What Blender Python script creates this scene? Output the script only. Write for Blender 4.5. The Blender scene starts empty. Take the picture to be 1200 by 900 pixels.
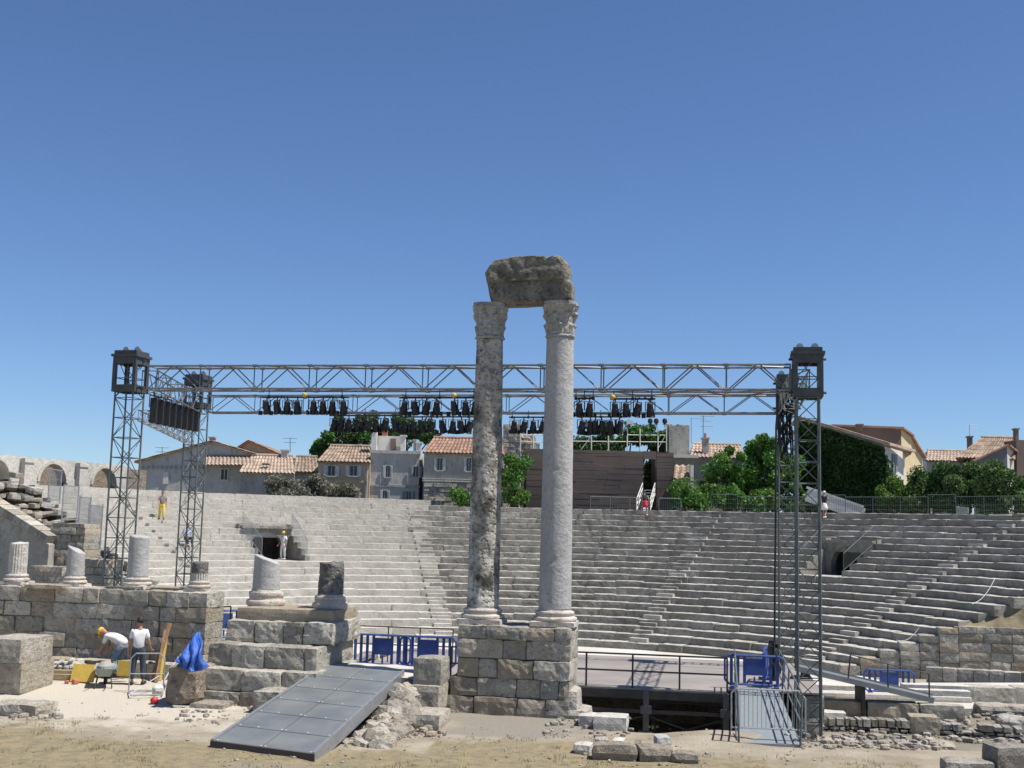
import bpy, bmesh, math, random
from mathutils import Vector, Matrix, noise
R = math.radians
S = bpy.context.scene
COL = S.collection
rnd = random.Random(7)

# ------------------------------------------------------------------ camera, sky, sun, exposure
CAM_Z = 4.4
F = 1400.0                                   # focal length in photo pixels (photo 1200 x 900)
PITCH, ROLL = R(7.0), R(1.4)
cd = bpy.data.cameras.new('camera'); cam = bpy.data.objects.new('camera', cd); COL.objects.link(cam)
cd.sensor_width = 36; cd.lens = F / 1200 * 36; cd.clip_end = 6000; cd.clip_start = .1
M3 = Matrix.Rotation(R(90) + PITCH, 3, 'X') @ Matrix.Rotation(ROLL, 3, 'Z')
cam.matrix_world = Matrix.Translation((0, 0, CAM_Z)) @ M3.to_4x4()
S.camera = cam

SUN_EL, SUN_AZ = R(63), R(105)                # azimuth clockwise from +Y (97 = right, a little towards the camera)
w = bpy.data.worlds.new('World'); S.world = w; w.use_nodes = True
nt = w.node_tree; bg = nt.nodes['Background']
sky = nt.nodes.new('ShaderNodeTexSky'); sky.sky_type = 'NISHITA'; sky.sun_disc = False
sky.sun_elevation = SUN_EL; sky.sun_rotation = SUN_AZ; sky.altitude = 1200; sky.air_density = 1.0; sky.dust_density = .1; sky.ozone_density = 1.6
tint = nt.nodes.new('ShaderNodeMix'); tint.data_type = 'RGBA'; tint.blend_type = 'MULTIPLY'; tint.inputs[0].default_value = 1; tint.inputs[7].default_value = (.80, .975, 1.23, 1)
nt.links.new(sky.outputs[0], tint.inputs[6]); nt.links.new(tint.outputs[2], bg.inputs[0]); bg.inputs[1].default_value = .073
sl = bpy.data.lights.new('sun', 'SUN'); so = bpy.data.objects.new('sun', sl); COL.objects.link(so)
sl.energy = 5.0; sl.angle = R(.53); sl.color = (1, .96, .9)
sd = Vector((math.sin(SUN_AZ) * math.cos(SUN_EL), math.cos(SUN_AZ) * math.cos(SUN_EL), math.sin(SUN_EL)))
so.rotation_euler = sd.to_track_quat('Z', 'Y').to_euler()
S.view_settings.view_transform = 'Standard'; S.view_settings.look = 'None'
S.view_settings.exposure = 0.42; S.view_settings.gamma = 1; S.view_settings.use_curve_mapping = False

# ------------------------------------------------------------------ layout helpers
def ray(px, py):
    return M3 @ Vector(((px - 600) / F, (450 - py) / F, -1))
def at(px, py, Y):                           # world point seen at a photo pixel, Y metres away
    d = ray(px, py); t = Y / d.y
    return Vector((d.x * t, Y, CAM_Z + d.z * t))
def onz(px, py, z):
    d = ray(px, py); t = (z - CAM_Z) / d.z
    return Vector((d.x * t, d.y * t, z))

# ------------------------------------------------------------------ materials
MATS = {}
def nodes(m):
    m.use_nodes = True; t = m.node_tree; b = t.nodes['Principled BSDF']; return t, b
def surf(name, col, rough=.8, metal=0, var=.0, vscale=4, bump=0, bscale=20, col2=None, island=0):
    if name in MATS: return MATS[name]
    m = bpy.data.materials.new(name); t, b = nodes(m); N = t.nodes; L = t.links
    b.inputs['Roughness'].default_value = rough; b.inputs['Metallic'].default_value = metal
    g = N.new('ShaderNodeNewGeometry')
    nz = N.new('ShaderNodeTexNoise'); nz.inputs['Scale'].default_value = vscale; nz.inputs['Detail'].default_value = 6
    L.new(g.outputs['Position'], nz.inputs['Vector'])
    rp = N.new('ShaderNodeValToRGB')
    c2 = col2 or tuple(max(0, c * (1 - var)) for c in col)
    rp.color_ramp.elements[0].position = .35; rp.color_ramp.elements[0].color = (*c2, 1)
    rp.color_ramp.elements[1].position = .65; rp.color_ramp.elements[1].color = (*col, 1)
    L.new(nz.outputs['Fac'], rp.inputs[0]); out = rp.outputs[0]
    if island:
        mr = N.new('ShaderNodeMapRange'); mr.inputs['To Min'].default_value = 1 - island; mr.inputs['To Max'].default_value = 1 + island * .6
        L.new(g.outputs['Random Per Island'], mr.inputs['Value'])
        vm = N.new('ShaderNodeVectorMath'); vm.operation = 'SCALE'
        L.new(out, vm.inputs[0]); L.new(mr.outputs[0], vm.inputs['Scale']); out = vm.outputs[0]
    L.new(out, b.inputs['Base Color'])
    if bump:
        n2 = N.new('ShaderNodeTexNoise'); n2.inputs['Scale'].default_value = bscale; n2.inputs['Detail'].default_value = 8
        L.new(g.outputs['Position'], n2.inputs['Vector'])
        bp = N.new('ShaderNodeBump'); bp.inputs['Strength'].default_value = bump; bp.inputs['Distance'].default_value = .05
        L.new(n2.outputs['Fac'], bp.inputs['Height']); L.new(bp.outputs[0], b.inputs['Normal'])
    MATS[name] = m; return m

def stone(name, base, pale, dark, amt=.5, scale=1.0, island=.22, bump=.6, pits=0.0, stretch=1.0, tan=0, tancol=(.33, .26, .17), crust_shade=0):
    """weathered limestone: mottled base, pale fresh breaks, dark lichen; each block its own tone"""
    m = bpy.data.materials.new(name); t, b = nodes(m); N = t.nodes; L = t.links
    b.inputs['Roughness'].default_value = .92; b.inputs['Specular IOR Level'].default_value = .2
    g = N.new('ShaderNodeNewGeometry')
    def nz(sc, det=8, ro=.6, st=1.0):
        mp = N.new('ShaderNodeMapping'); mp.inputs['Scale'].default_value = (1, 1, st)
        L.new(g.outputs['Position'], mp.inputs[0])
        n = N.new('ShaderNodeTexNoise'); n.inputs['Scale'].default_value = sc; n.inputs['Detail'].default_value = det; n.inputs['Roughness'].default_value = ro
        L.new(mp.outputs[0], n.inputs['Vector']); return n
    def ramp(src, p0, p1):
        r = N.new('ShaderNodeMapRange'); r.inputs['From Min'].default_value = p0; r.inputs['From Max'].default_value = p1
        L.new(src, r.inputs['Value']); return r.outputs[0]
    def mix(f, a, c):
        x = N.new('ShaderNodeMix'); x.data_type = 'RGBA'
        L.new(f, x.inputs[0])
        for i, v in ((6, a), (7, c)):
            if isinstance(v, tuple): x.inputs[i].default_value = (*v, 1)
            else: L.new(v, x.inputs[i])
        return x.outputs[2]
    n1 = nz(1.7 * scale, st=stretch); n2 = nz(6.5 * scale, st=stretch); n3 = nz(26 * scale, 6, .7)
    c = mix(ramp(n1.outputs['Fac'], .4, .62), base, pale)
    mm = N.new('ShaderNodeMath'); mm.operation = 'MULTIPLY'
    L.new(ramp(n2.outputs['Fac'], .62 - .2 * amt, .72 - .1 * amt), mm.inputs[0]); mm.inputs[1].default_value = min(1, .55 + .4 * amt)
    c = mix(mm.outputs[0], c, dark)
    m3 = N.new('ShaderNodeMath'); m3.operation = 'MULTIPLY'; m3.inputs[1].default_value = .7
    L.new(ramp(n3.outputs['Fac'], .5, .66), m3.inputs[0]); c = mix(m3.outputs[0], c, dark)
    if tan:
        fr = N.new('ShaderNodeMath'); fr.operation = 'FRACT'; mu = N.new('ShaderNodeMath'); mu.operation = 'MULTIPLY'; mu.inputs[1].default_value = 7.31
        L.new(g.outputs['Random Per Island'], mu.inputs[0]); L.new(mu.outputs[0], fr.inputs[0])
        m5 = N.new('ShaderNodeMath'); m5.operation = 'MULTIPLY'; m5.inputs[1].default_value = tan; L.new(ramp(fr.outputs[0], .45, 1.0), m5.inputs[0])
        c = mix(m5.outputs[0], c, tancol)
    mr = N.new('ShaderNodeMapRange'); mr.inputs['To Min'].default_value = 1 - island; mr.inputs['To Max'].default_value = 1 + island * .7
    L.new(g.outputs['Random Per Island'], mr.inputs['Value'])
    vm = N.new('ShaderNodeVectorMath'); vm.operation = 'SCALE'
    if crust_shade:                                 # dark lichen and riser shade painted on upright faces, trodden tops left worn and pale
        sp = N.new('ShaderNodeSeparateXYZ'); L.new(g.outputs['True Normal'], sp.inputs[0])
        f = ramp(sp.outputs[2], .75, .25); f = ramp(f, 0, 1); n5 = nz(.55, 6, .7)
        m6 = N.new('ShaderNodeMath'); m6.operation = 'MULTIPLY'; L.new(f, m6.inputs[0]); m7 = N.new('ShaderNodeMapRange'); m7.inputs['From Min'].default_value = .35; m7.inputs['From Max'].default_value = .6; m7.inputs['To Min'].default_value = crust_shade * .45; m7.inputs['To Max'].default_value = crust_shade
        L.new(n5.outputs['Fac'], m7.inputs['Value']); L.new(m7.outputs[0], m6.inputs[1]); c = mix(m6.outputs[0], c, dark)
    L.new(c, vm.inputs[0]); L.new(mr.outputs[0], vm.inputs['Scale']); L.new(vm.outputs[0], b.inputs['Base Color'])
    ad = N.new('ShaderNodeMath'); ad.operation = 'MULTIPLY_ADD'; ad.inputs[1].default_value = .35
    L.new(n3.outputs['Fac'], ad.inputs[0]); L.new(n2.outputs['Fac'], ad.inputs[2]); h = ad.outputs[0]
    if pits:
        v = N.new('ShaderNodeTexVoronoi'); v.inputs['Scale'].default_value = 9; L.new(g.outputs['Position'], v.inputs['Vector'])
        md = N.new('ShaderNodeMath'); md.operation = 'MULTIPLY_ADD'; md.inputs[1].default_value = pits
        L.new(ramp(v.outputs['Distance'], .1, .45), md.inputs[0]); L.new(h, md.inputs[2]); h = md.outputs[0]
    bp = N.new('ShaderNodeBump'); bp.inputs['Strength'].default_value = bump; bp.inputs['Distance'].default_value = .12
    L.new(h, bp.inputs['Height']); L.new(bp.outputs[0], b.inputs['Normal'])
    MATS[name] = m; return m

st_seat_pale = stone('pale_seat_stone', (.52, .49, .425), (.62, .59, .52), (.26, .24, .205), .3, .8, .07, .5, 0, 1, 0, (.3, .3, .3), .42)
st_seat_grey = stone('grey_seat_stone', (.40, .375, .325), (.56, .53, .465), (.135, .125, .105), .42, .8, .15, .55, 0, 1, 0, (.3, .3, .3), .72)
st_wall = stone('weathered_wall_stone', (.49, .45, .37), (.64, .60, .51), (.21, .19, .155), .5, 1.3, .27, 1.0, 0, 1, .65, (.44, .35, .23))
st_white = stone('clean_white_stone', (.52, .49, .43), (.60, .57, .51), (.30, .28, .25), .3, 1, .12, .6)
st_rubble = stone('rough_rubble_stone', (.38, .35, .30), (.52, .485, .42), (.14, .13, .115), .5, 1.2, .35, .9, 0, 1, .5)
st_pebble = stone('dusty_loose_stone', (.38, .345, .285), (.50, .46, .39), (.20, .18, .145), .45, 1.5, .35, .7, 0, 1, .6, (.38, .30, .21))
st_brown = stone('brown_earthy_stone', (.27, .215, .16), (.36, .3, .23), (.13, .10, .08), .5, 1, .2, .8)
st_shaft_r = stone('grey_marble_shaft', (.37, .36, .34), (.43, .42, .40), (.27, .26, .245), .1, .5, 0, .4)
st_shaft_l = stone('pitted_marble_shaft', (.42, .395, .34), (.60, .57, .50), (.075, .07, .06), .85, .2, 0, 1.0, .5)
st_cap = stone('carved_capital_stone', (.44, .43, .40), (.6, .58, .53), (.17, .165, .155), .45, 1.1, 0, 1.0)
st_ent = stone('dark_entablature_stone', (.17, .16, .135), (.33, .31, .25), (.06, .056, .05), .55, .55, .1, 1.0)
st_dark = stone('dark_pitted_stone', (.2, .19, .17), (.34, .32, .28), (.08, .075, .07), .6, 1.5, 0, 1, .6)
st_base = stone('column_base_stone', (.52, .46, .39), (.6, .56, .5), (.3, .22, .17), .35, 1, 0, .5)

m_steel = surf('galvanised_steel', (.40, .41, .42), .45, .6, .2, 8)
m_truss = surf('truss_steel', (.19, .20, .205), .5, .5, .3, 6)
m_tower = surf('tower_steel', (.15, .17, .16), .6, .3, .25, 6)
m_head = surf('painted_head_block', (.075, .08, .08), .6, .2, .3, 5)
m_black = surf('black_lamp_housing', (.012, .012, .014), .5, 0, .2)
m_cable = surf('black_cable', (.01, .01, .01), .6)
m_lens = surf('lamp_glass', (.12, .1, .09), .15, .3)
m_blue = surf('blue_plastic', (.02, .055, .25), .5, 0, 0, 3, 0, 20, (.05, .09, .27))
m_tarp = surf('blue_tarpaulin', (.012, .07, .34), .6, 0, 0, 7, .3, 12, (.05, .13, .42))
m_deckgrey = surf('grey_ramp_board', (.135, .15, .155), .5, .1, 0, 1.3, .15, 25, (.20, .205, .195), .10)
m_stage = surf('pale_stage_floor', (.29, .255, .225), .7, 0, .25, .6)
m_dark = surf('dark_stage_steel', (.07, .065, .06), .7, .2, .3)
m_wood = surf('worn_wood', (.33, .2, .1), .8, 0, .4, 10)
m_yellow = surf('yellow_board', (.58, .40, .07), .7, 0, .15, 6)
m_brownboard = surf('dark_brown_boards', (.135, .098, .082), .8, 0, .5, .5, .1, 10, (.085, .068, .06), .14)
m_tile = surf('clay_roof_tile', (.38, .28, .20), .9, 0, .5, 1.3, .3, 5, (.19, .145, .11), .3)
m_tile_red = surf('red_clay_tile', (.37, .215, .145), .9, 0, .5, 1.6, .3, 5, (.22, .14, .10), .32)
m_tile_pale = surf('pale_clay_tile', (.47, .36, .275), .9, 0, .3, 1.2, .3, 5, (.33, .25, .19), .2)
m_plas_grey = stone('grey_render', (.36, .335, .285), (.44, .415, .36), (.22, .2, .17), .35, .5, 0, .4, 0, .5)
m_plas_pale = stone('pale_grey_render', (.47, .45, .405), (.56, .54, .49), (.30, .285, .25), .35, .45, 0, .4, 0, .5)
m_plas_tan = stone('orange_tan_render', (.46, .33, .21), (.52, .42, .31), (.33, .24, .16), .35, .5, 0, .3, 0, .5)
m_plas_yel = surf('yellow_render', (.62, .50, .30), .95, 0, .15, .8, .2, 6)
m_plas_white = surf('white_render', (.66, .64, .58), .95, 0, .2, .8, .2, 6)
m_plas_brown = surf('brown_render', (.2, .145, .12), .95, 0, .2, .8, .2, 6)
m_pane = surf('dark_window_glass', (.02, .022, .025), .2)
m_shut_w = surf('pale_shutter', (.52, .54, .53), .7, 0, .1)
m_shut_g = surf('grey_green_shutter', (.2, .25, .25), .7, 0, .1)
m_brick = surf('red_chimney_pot', (.45, .16, .1), .9)
m_skin = surf('skin', (.38, .2, .13), .6)
m_hair = surf('dark_hair', (.02, .014, .01), .7)
m_bark = surf('tree_bark', (.12, .09, .07), .95, 0, .4, 6, .5, 10)

def leafmat(name, col, col2):
    m = surf(name, col, .6, 0, 0, .9, 0, 20, col2, .45)
    b = m.node_tree.nodes['Principled BSDF']; b.inputs['Specular IOR Level'].default_value = .3
    t = m.node_tree; out = t.nodes['Material Output']
    tr = t.nodes.new('ShaderNodeBsdfTranslucent'); mx = t.nodes.new('ShaderNodeMixShader'); mx.inputs[0].default_value = .3
    t.links.new(b.inputs['Base Color'].links[0].from_socket, tr.inputs[0])
    t.links.new(b.outputs[0], mx.inputs[1]); t.links.new(tr.outputs[0], mx.inputs[2]); t.links.new(mx.outputs[0], out.inputs[0])
    return m
lf_dark = leafmat('dark_leaves', (.075, .15, .04), (.04, .09, .025))
lf_mid = leafmat('green_leaves', (.13, .29, .05), (.07, .18, .035))
lf_ivy = leafmat('ivy_leaves', (.06, .13, .028), (.03, .07, .018))
lf_bush = leafmat('shrub_leaves', (.10, .18, .05), (.055, .115, .035))
lf_dry = leafmat('dry_twigs', (.26, .25, .2), (.15, .16, .12))
lf_light = leafmat('light_leaves', (.16, .27, .05), (.09, .17, .035))

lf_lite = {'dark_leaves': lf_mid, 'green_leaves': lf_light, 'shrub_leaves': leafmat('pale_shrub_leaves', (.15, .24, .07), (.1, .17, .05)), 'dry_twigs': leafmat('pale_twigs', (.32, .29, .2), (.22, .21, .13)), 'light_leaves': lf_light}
# ------------------------------------------------------------------ mesh builder
class MB:
    def __init__(s): s.v = []; s.f = []; s.m = []
    def add(s, vs, fs, mi=0):
        o = len(s.v); s.v.extend(tuple(x) for x in vs); s.f.extend([tuple(i + o for i in f) for f in fs]); s.m.extend([mi] * len(fs))
    def box(s, c, size, rz=0, mi=0, mat=None):
        hx, hy, hz = size[0] / 2, size[1] / 2, size[2] / 2
        M = Matrix.Rotation(rz, 3, 'Z') if mat is None else mat; c = Vector(c)
        vs = [c + M @ Vector((x * hx, y * hy, z * hz)) for x in (-1, 1) for y in (-1, 1) for z in (-1, 1)]
        s.add(vs, [(0, 1, 3, 2), (4, 6, 7, 5), (0, 4, 5, 1), (2, 3, 7, 6), (0, 2, 6, 4), (1, 5, 7, 3)], mi)
    def beam(s, p, q, wd, h, mi=0):            # rectangular bar p -> q
        p, q = Vector(p), Vector(q); d = q - p; L = d.length; d.normalize()
        up = Vector((0, 0, 1)) if abs(d.z) < .95 else Vector((0, 1, 0))
        x = d.cross(up).normalized(); z = x.cross(d)
        M = Matrix((x, d, z)).transposed(); s.box((p + q) / 2, (wd, L, h), 0, mi, M)
    def tube(s, p, q, r, n=6, r2=None, mi=0, caps=True):
        p, q = Vector(p), Vector(q); r2 = r if r2 is None else r2
        d = (q - p).normalized(); up = Vector((0, 0, 1)) if abs(d.z) < .9 else Vector((1, 0, 0))
        x = d.cross(up).normalized(); y = x.cross(d)
        vs = []
        for c, rr in ((p, r), (q, r2)):
            for i in range(n):
                a = 2 * math.pi * i / n; vs.append(c + x * math.cos(a) * rr + y * math.sin(a) * rr)
        fs = [(i, (i + 1) % n, n + (i + 1) % n, n + i) for i in range(n)]
        if caps: fs += [tuple(range(n))[::-1], tuple(range(n, 2 * n))]
        s.add(vs, fs, mi)
    def path(s, pts, r, n=6, mi=0):
        for a, b in zip(pts, pts[1:]): s.tube(a, b, r, n, mi=mi)
    def lathe(s, prof, c=(0, 0, 0), n=32, fn=None, mi=0, M=None):
        c = Vector(c); vs = []
        for r, z in prof:
            for i in range(n):
                a = 2 * math.pi * i / n; p = Vector((r * math.cos(a), r * math.sin(a), z))
                if fn: p = fn(p, a)
                vs.append(c + (M @ p if M else p))
        fs = []
        for j in range(len(prof) - 1):
            for i in range(n): fs.append((j * n + i, j * n + (i + 1) % n, (j + 1) * n + (i + 1) % n, (j + 1) * n + i))
        fs += [tuple(range(n))[::-1], tuple(range((len(prof) - 1) * n, len(prof) * n))]
        s.add(vs, fs, mi)
    def rock(s, c, size, rz=0, rough=.03, seg=.25, rad=.04, seed=0, mi=0, tilt=None, nmax=12):
        """rounded box with an eroded surface, solid"""
        h = [x / 2 for x in size]; n = [max(1, min(nmax, round(x / seg))) for x in size]
        M = Matrix.Rotation(rz, 3, 'Z')
        if tilt: M = M @ Matrix.Rotation(tilt[0], 3, 'X') @ Matrix.Rotation(tilt[1], 3, 'Y')
        rad = min(rad, *[x * .9 for x in h]); c = Vector(c); idx = {}; vs = []; off = Vector((seed * 3.7, seed * 1.3, seed * 5.1))
        def V(i, j, k):
            key = (i, j, k)
            if key in idx: return idx[key]
            p = Vector((h[0] * (2 * i / n[0] - 1), h[1] * (2 * j / n[1] - 1), h[2] * (2 * k / n[2] - 1)))
            inner = Vector([max(-(hh - rad), min(hh - rad, q)) for hh, q in zip(h, p)]); d = p - inner
            if d.length > 1e-6: p = inner + d.normalized() * min(rad, d.length)
            if rough:
                q = p * 2.2 + off + c
                e = noise.noise(q) * 1.0 + noise.noise(q * 2.9) * .5
                nd = Vector([a / b for a, b in zip(p, h)]).normalized(); p = p + nd * e * rough
            idx[key] = len(vs); vs.append(c + M @ p); return idx[key]
        fs = []
        for a, (u, v, w_) in enumerate(((1, 2, 0), (2, 0, 1), (0, 1, 2))):
            for side in (0, n[w_]):
                for i in range(n[u]):
                    for j in range(n[v]):
                        q = []
                        for (di, dj) in ((0, 0), (1, 0), (1, 1), (0, 1)):
                            t = [0, 0, 0]; t[u] = i + di; t[v] = j + dj; t[w_] = side; q.append(V(*t))
                        fs.append(tuple(q if side else q[::-1]))
        s.add(vs, fs, mi)
    def leaves(s, n, fn, size, rg, mi=0):
        for _ in range(n):
            p = fn(); sz = size * rg.uniform(.6, 1.35)
            a = Vector((rg.gauss(0, 1), rg.gauss(0, 1), rg.gauss(0, .7))).normalized(); b = a.orthogonal().normalized()
            b = (Matrix.Rotation(rg.uniform(0, 6.28), 3, a) @ b)
            c_ = a.cross(b); o = len(s.v)
            s.v.extend([tuple(p - b * sz), tuple(p - c_ * sz * .45 + b * sz * .1), tuple(p + b * sz), tuple(p + c_ * sz * .45 + b * sz * .1)])
            s.f.append((o, o + 1, o + 2, o + 3)); s.m.append(mi)
    def build(s, name, mats, parent=None, smooth=False, origin=None):
        me = bpy.data.meshes.new(name); o = bpy.data.objects.new(name, me); COL.objects.link(o)
        vs = s.v
        if origin is not None:
            ox, oy, oz = origin; vs = [(a - ox, b - oy, c - oz) for a, b, c in vs]; o.location = origin
        me.from_pydata(vs, [], s.f); mats = mats if isinstance(mats, (list, tuple)) else [mats]
        for m in mats: me.materials.append(m)
        if len(mats) > 1: me.polygons.foreach_set('material_index', s.m)
        if smooth: me.polygons.foreach_set('use_smooth', [True] * len(me.polygons))
        me.update()
        if parent is not None:
            o.parent = parent
            if origin is None: pass
        return o

def tag(o, label=None, cat=None, group=None, kind=None):
    for k, v in (('label', label), ('category', cat), ('group', group), ('kind', kind)):
        if v: o[k] = v
    return o
def thing(name, label, cat, loc=(0, 0, 0), rz=0, group=None):
    o = bpy.data.objects.new(name, None); COL.objects.link(o); o.location = loc; o.rotation_euler = (0, 0, rz)
    return tag(o, label, cat, group)
def loc_in(root, o):
    """mesh built in world coordinates, hung under a root that sits elsewhere (root has no rotation)"""
    o.parent = root; o.location = Vector(o.location) - root.location; return o
def kids(o): return [c for c in bpy.data.objects if c.parent == o]
def copy_tree(o, loc, rz=None, label=None, group=None, parent=None):
    c = o.copy(); COL.objects.link(c); c.location = loc
    if rz is not None: c.rotation_euler = (0, 0, rz)
    if label: c['label'] = label
    if group: c['group'] = group
    for ch in kids(o):
        d = ch.copy(); COL.objects.link(d); d.parent = c
        for g in kids(ch):
            e = g.copy(); COL.objects.link(e); e.parent = d
    return c
class T:
    """collects one thing built in world coordinates: an Empty at its base and its parts"""
    def __init__(s, name, label, cat, base, group=None):
        s.r = thing(name, label, cat, base, 0, group)
    def part(s, name, mb, mat, under=None, smooth=False, label=None):
        o = mb.build(name, mat, None, smooth)
        if under is None: o.parent = s.r; o.location = -s.r.location
        else: o.parent = under
        if label: o['label'] = label
        return o

AXA = R(10)                                   # the stage building is turned 10 degrees: right end nearer
ADIR = Vector((math.cos(AXA), -math.sin(AXA), 0)); NDIR = Vector((math.sin(AXA), math.cos(AXA), 0))

# ------------------------------------------------------------------ GROUND
LOW = -2.0
def gmat(name, mode):
    m = bpy.data.materials.new(name); t, b = nodes(m); N = t.nodes; L = t.links
    b.inputs['Roughness'].default_value = .95; b.inputs['Specular IOR Level'].default_value = .1
    g = N.new('ShaderNodeNewGeometry')
    def nz(sc, det=8, ro=.6):
        n = N.new('ShaderNodeTexNoise'); n.inputs['Scale'].default_value = sc; n.inputs['Detail'].default_value = det; n.inputs['Roughness'].default_value = ro
        L.new(g.outputs['Position'], n.inputs['Vector']); return n.outputs['Fac']
    def mr(src, a, c, lo=0, hi=1):
        r = N.new('ShaderNodeMapRange'); r.inputs['From Min'].default_value = a; r.inputs['From Max'].default_value = c
        r.inputs['To Min'].default_value = lo; r.inputs['To Max'].default_value = hi
        L.new(src, r.inputs['Value']); return r.outputs[0]
    def mix(f, a, c):
        x = N.new('ShaderNodeMix'); x.data_type = 'RGBA'; L.new(f, x.inputs[0])
        for i, v in ((6, a), (7, c)):
            if isinstance(v, tuple): x.inputs[i].default_value = (*v, 1)
            else: L.new(v, x.inputs[i])
        return x.outputs[2]
    def mth(op, a, c):
        x = N.new('ShaderNodeMath'); x.operation = op
        for i, v in ((0, a), (1, c)):
            if isinstance(v, (int, float)): x.inputs[i].default_value = v
            else: L.new(v, x.inputs[i])
        return x.outputs[0]
    if mode == 'dirt':
        c = mix(mr(nz(.8), .38, .62), (.27, .225, .165), (.38, .33, .255))
        c = mix(mth('MULTIPLY', mr(nz(14, 5, .8), .52, .68), .6), c, (.20, .165, .12))
        at_ = N.new('ShaderNodeAttribute'); at_.attribute_name = 'grass'
        f = mth('ADD', at_.outputs['Fac'], mth('MULTIPLY', mth('SUBTRACT', nz(1.3, 9, .7), .5), 1.6))
        gc = mix(mr(nz(3.5, 8, .7), .42, .6), (.29, .235, .14), (.20, .175, .115))
        c = mix(mr(f, .42, .75), c, gc)
        at2 = N.new('ShaderNodeAttribute'); at2.attribute_name = 'sand'
        f2 = mth('ADD', at2.outputs['Fac'], mth('MULTIPLY', mth('SUBTRACT', nz(1.1, 6, .6), .5), 1.2))
        c = mix(mr(f2, .4, .75), c, (.49, .44, .36))
        at3 = N.new('ShaderNodeAttribute'); at3.attribute_name = 'earth'
        f3 = mth('ADD', at3.outputs['Fac'], mth('MULTIPLY', mth('SUBTRACT', nz(1.1, 6, .6), .5), 1.2))
        c = mix(mr(f3, .4, .75), c, (.25, .225, .185))
    elif mode == 'sand':
        c = mix(mr(nz(.5), .4, .6), (.50, .47, .41), (.58, .55, .49))
    else:
        c = mix(mr(nz(.3), .4, .6), (.22, .2, .15), (.33, .30, .24))
    L.new(c, b.inputs['Base Color'])
    bp = N.new('ShaderNodeBump'); bp.inputs['Strength'].default_value = .7; bp.inputs['Distance'].default_value = .06
    h = mth('ADD', nz(9, 8, .75), mth('MULTIPLY', nz(40, 4, .6), .4)); L.new(h, bp.inputs['Height']); L.new(bp.outputs[0], b.inputs['Normal'])
    return m
mb = MB(); mb.add([(-2500, -200, LOW), (2500, -200, LOW), (2500, 4000, LOW), (-2500, 4000, LOW)], [(0, 1, 2, 3)])
tag(mb.build('ground', gmat('dry_ground', 'low')), kind='structure')
C0 = Vector((0, 52, 0))
mb = MB(); n = 96
mb.add([(C0.x + 17.6 * math.cos(2 * math.pi * i / n), C0.y + 17.6 * math.sin(2 * math.pi * i / n), LOW + .03) for i in range(n)], [tuple(range(n))])
tag(mb.build('orchestra_floor', gmat('orchestra_sand', 'sand')), kind='structure')

def edge_y(x):                                # far edge of the forecourt
    pts = [(-60, 38), (-14, 37), (-7.9, 36), (-7.4, 33), (-3.2, 32.6), (-2.9, 31.2), (1.7, 30.6), (2.0, 28.6), (2.3, 27.6), (6.2, 27.0), (6.6, 26.6), (9, 26.3), (14, 26.0), (60, 25)]
    for (a, b), (c, d) in zip(pts, pts[1:]):
        if a <= x <= c: return b + (d - b) * (x - a) / (c - a)
    return 25
def gz(x, y):
    z = .07 * noise.noise(Vector((x * .35, y * .35, 0))) + .03 * noise.noise(Vector((x * 1.3, y * 1.3, 4)))
    sm = lambda t: max(0, min(1, t)) ** 2 * (3 - 2 * max(0, min(1, t)))
    z += .22 * sm((y - 28) / 5) * sm((-x - 4) / 3)
    z += .16 * math.exp(-((x - 4.8) / .9) ** 2 - ((y - 26.9) / .8) ** 2)
    return z
mb = MB(); xs = [-60, -45, -35, -28, -22] + [-18 + .2 * i for i in range(181)] + [22, 28, 36, 48, 60]
ny = 120; grid = []
for i, x in enumerate(xs):
    e = edge_y(x) + .25 * noise.noise(Vector((x * .9, 1, 1))) + .1 * noise.noise(Vector((x * 4, 1, 1)))
    for j in range(ny + 3):
        if j <= ny:
            t = (j / ny); y = -8 + (e + 8) * (1 - (1 - t) ** 1.6) ; z = gz(x, y)
        elif j == ny + 1: y = e + .25; z = gz(x, e) - .35 + .1 * noise.noise(Vector((x * 3, 2, 2)))
        else: y = e + .5; z = LOW - .1
        grid.append((x, y, z))
W_ = ny + 3
fs = [(i * W_ + j, (i + 1) * W_ + j, (i + 1) * W_ + j + 1, i * W_ + j + 1) for i in range(len(xs) - 1) for j in range(W_ - 1)]
mb.add(grid, fs)
fore = mb.build('forecourt_ground', gmat('forecourt_dirt', 'dirt'), smooth=True); tag(fore, kind='structure')
def sm(a, b, t):
    t = max(0, min(1, (t - a) / (b - a))); return t * t * (3 - 2 * t)
def gmask(x, y):                              # where the dry grass grows
    g = 1 - sm(23.6, 25.4, y + .35 * x * (1 if x < -5 else 0) * .2)
    if x < -6: g = max(g, (1 - sm(26.5, 28.5, y)) * sm(-7.5, -10, x))
    if -1.5 < x < 3: g = max(g, .8 * (1 - sm(25.4, 27.2, y)))
    if x > 5: g *= .55
    return g
for nm, fn in (('grass', gmask),
               ('sand', lambda x, y: sm(-6, -7.5, x) * sm(27.3, 28.8, y) * .9 + .55 * sm(-2, -5, x) * sm(24.5, 26.5, y)),
               ('earth', lambda x, y: max(0, 1 - ((x - .3) / 2.6) ** 2) * sm(25.6, 27, y) + .6 * max(0, 1 - ((x + 4) / 3) ** 2) * (1 - sm(22.5, 24, y)))):
    a = fore.data.attributes.new(nm, 'FLOAT', 'POINT')
    a.data.foreach_set('value', [fn(v.co.x, v.co.y) for v in fore.data.vertices])

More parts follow.
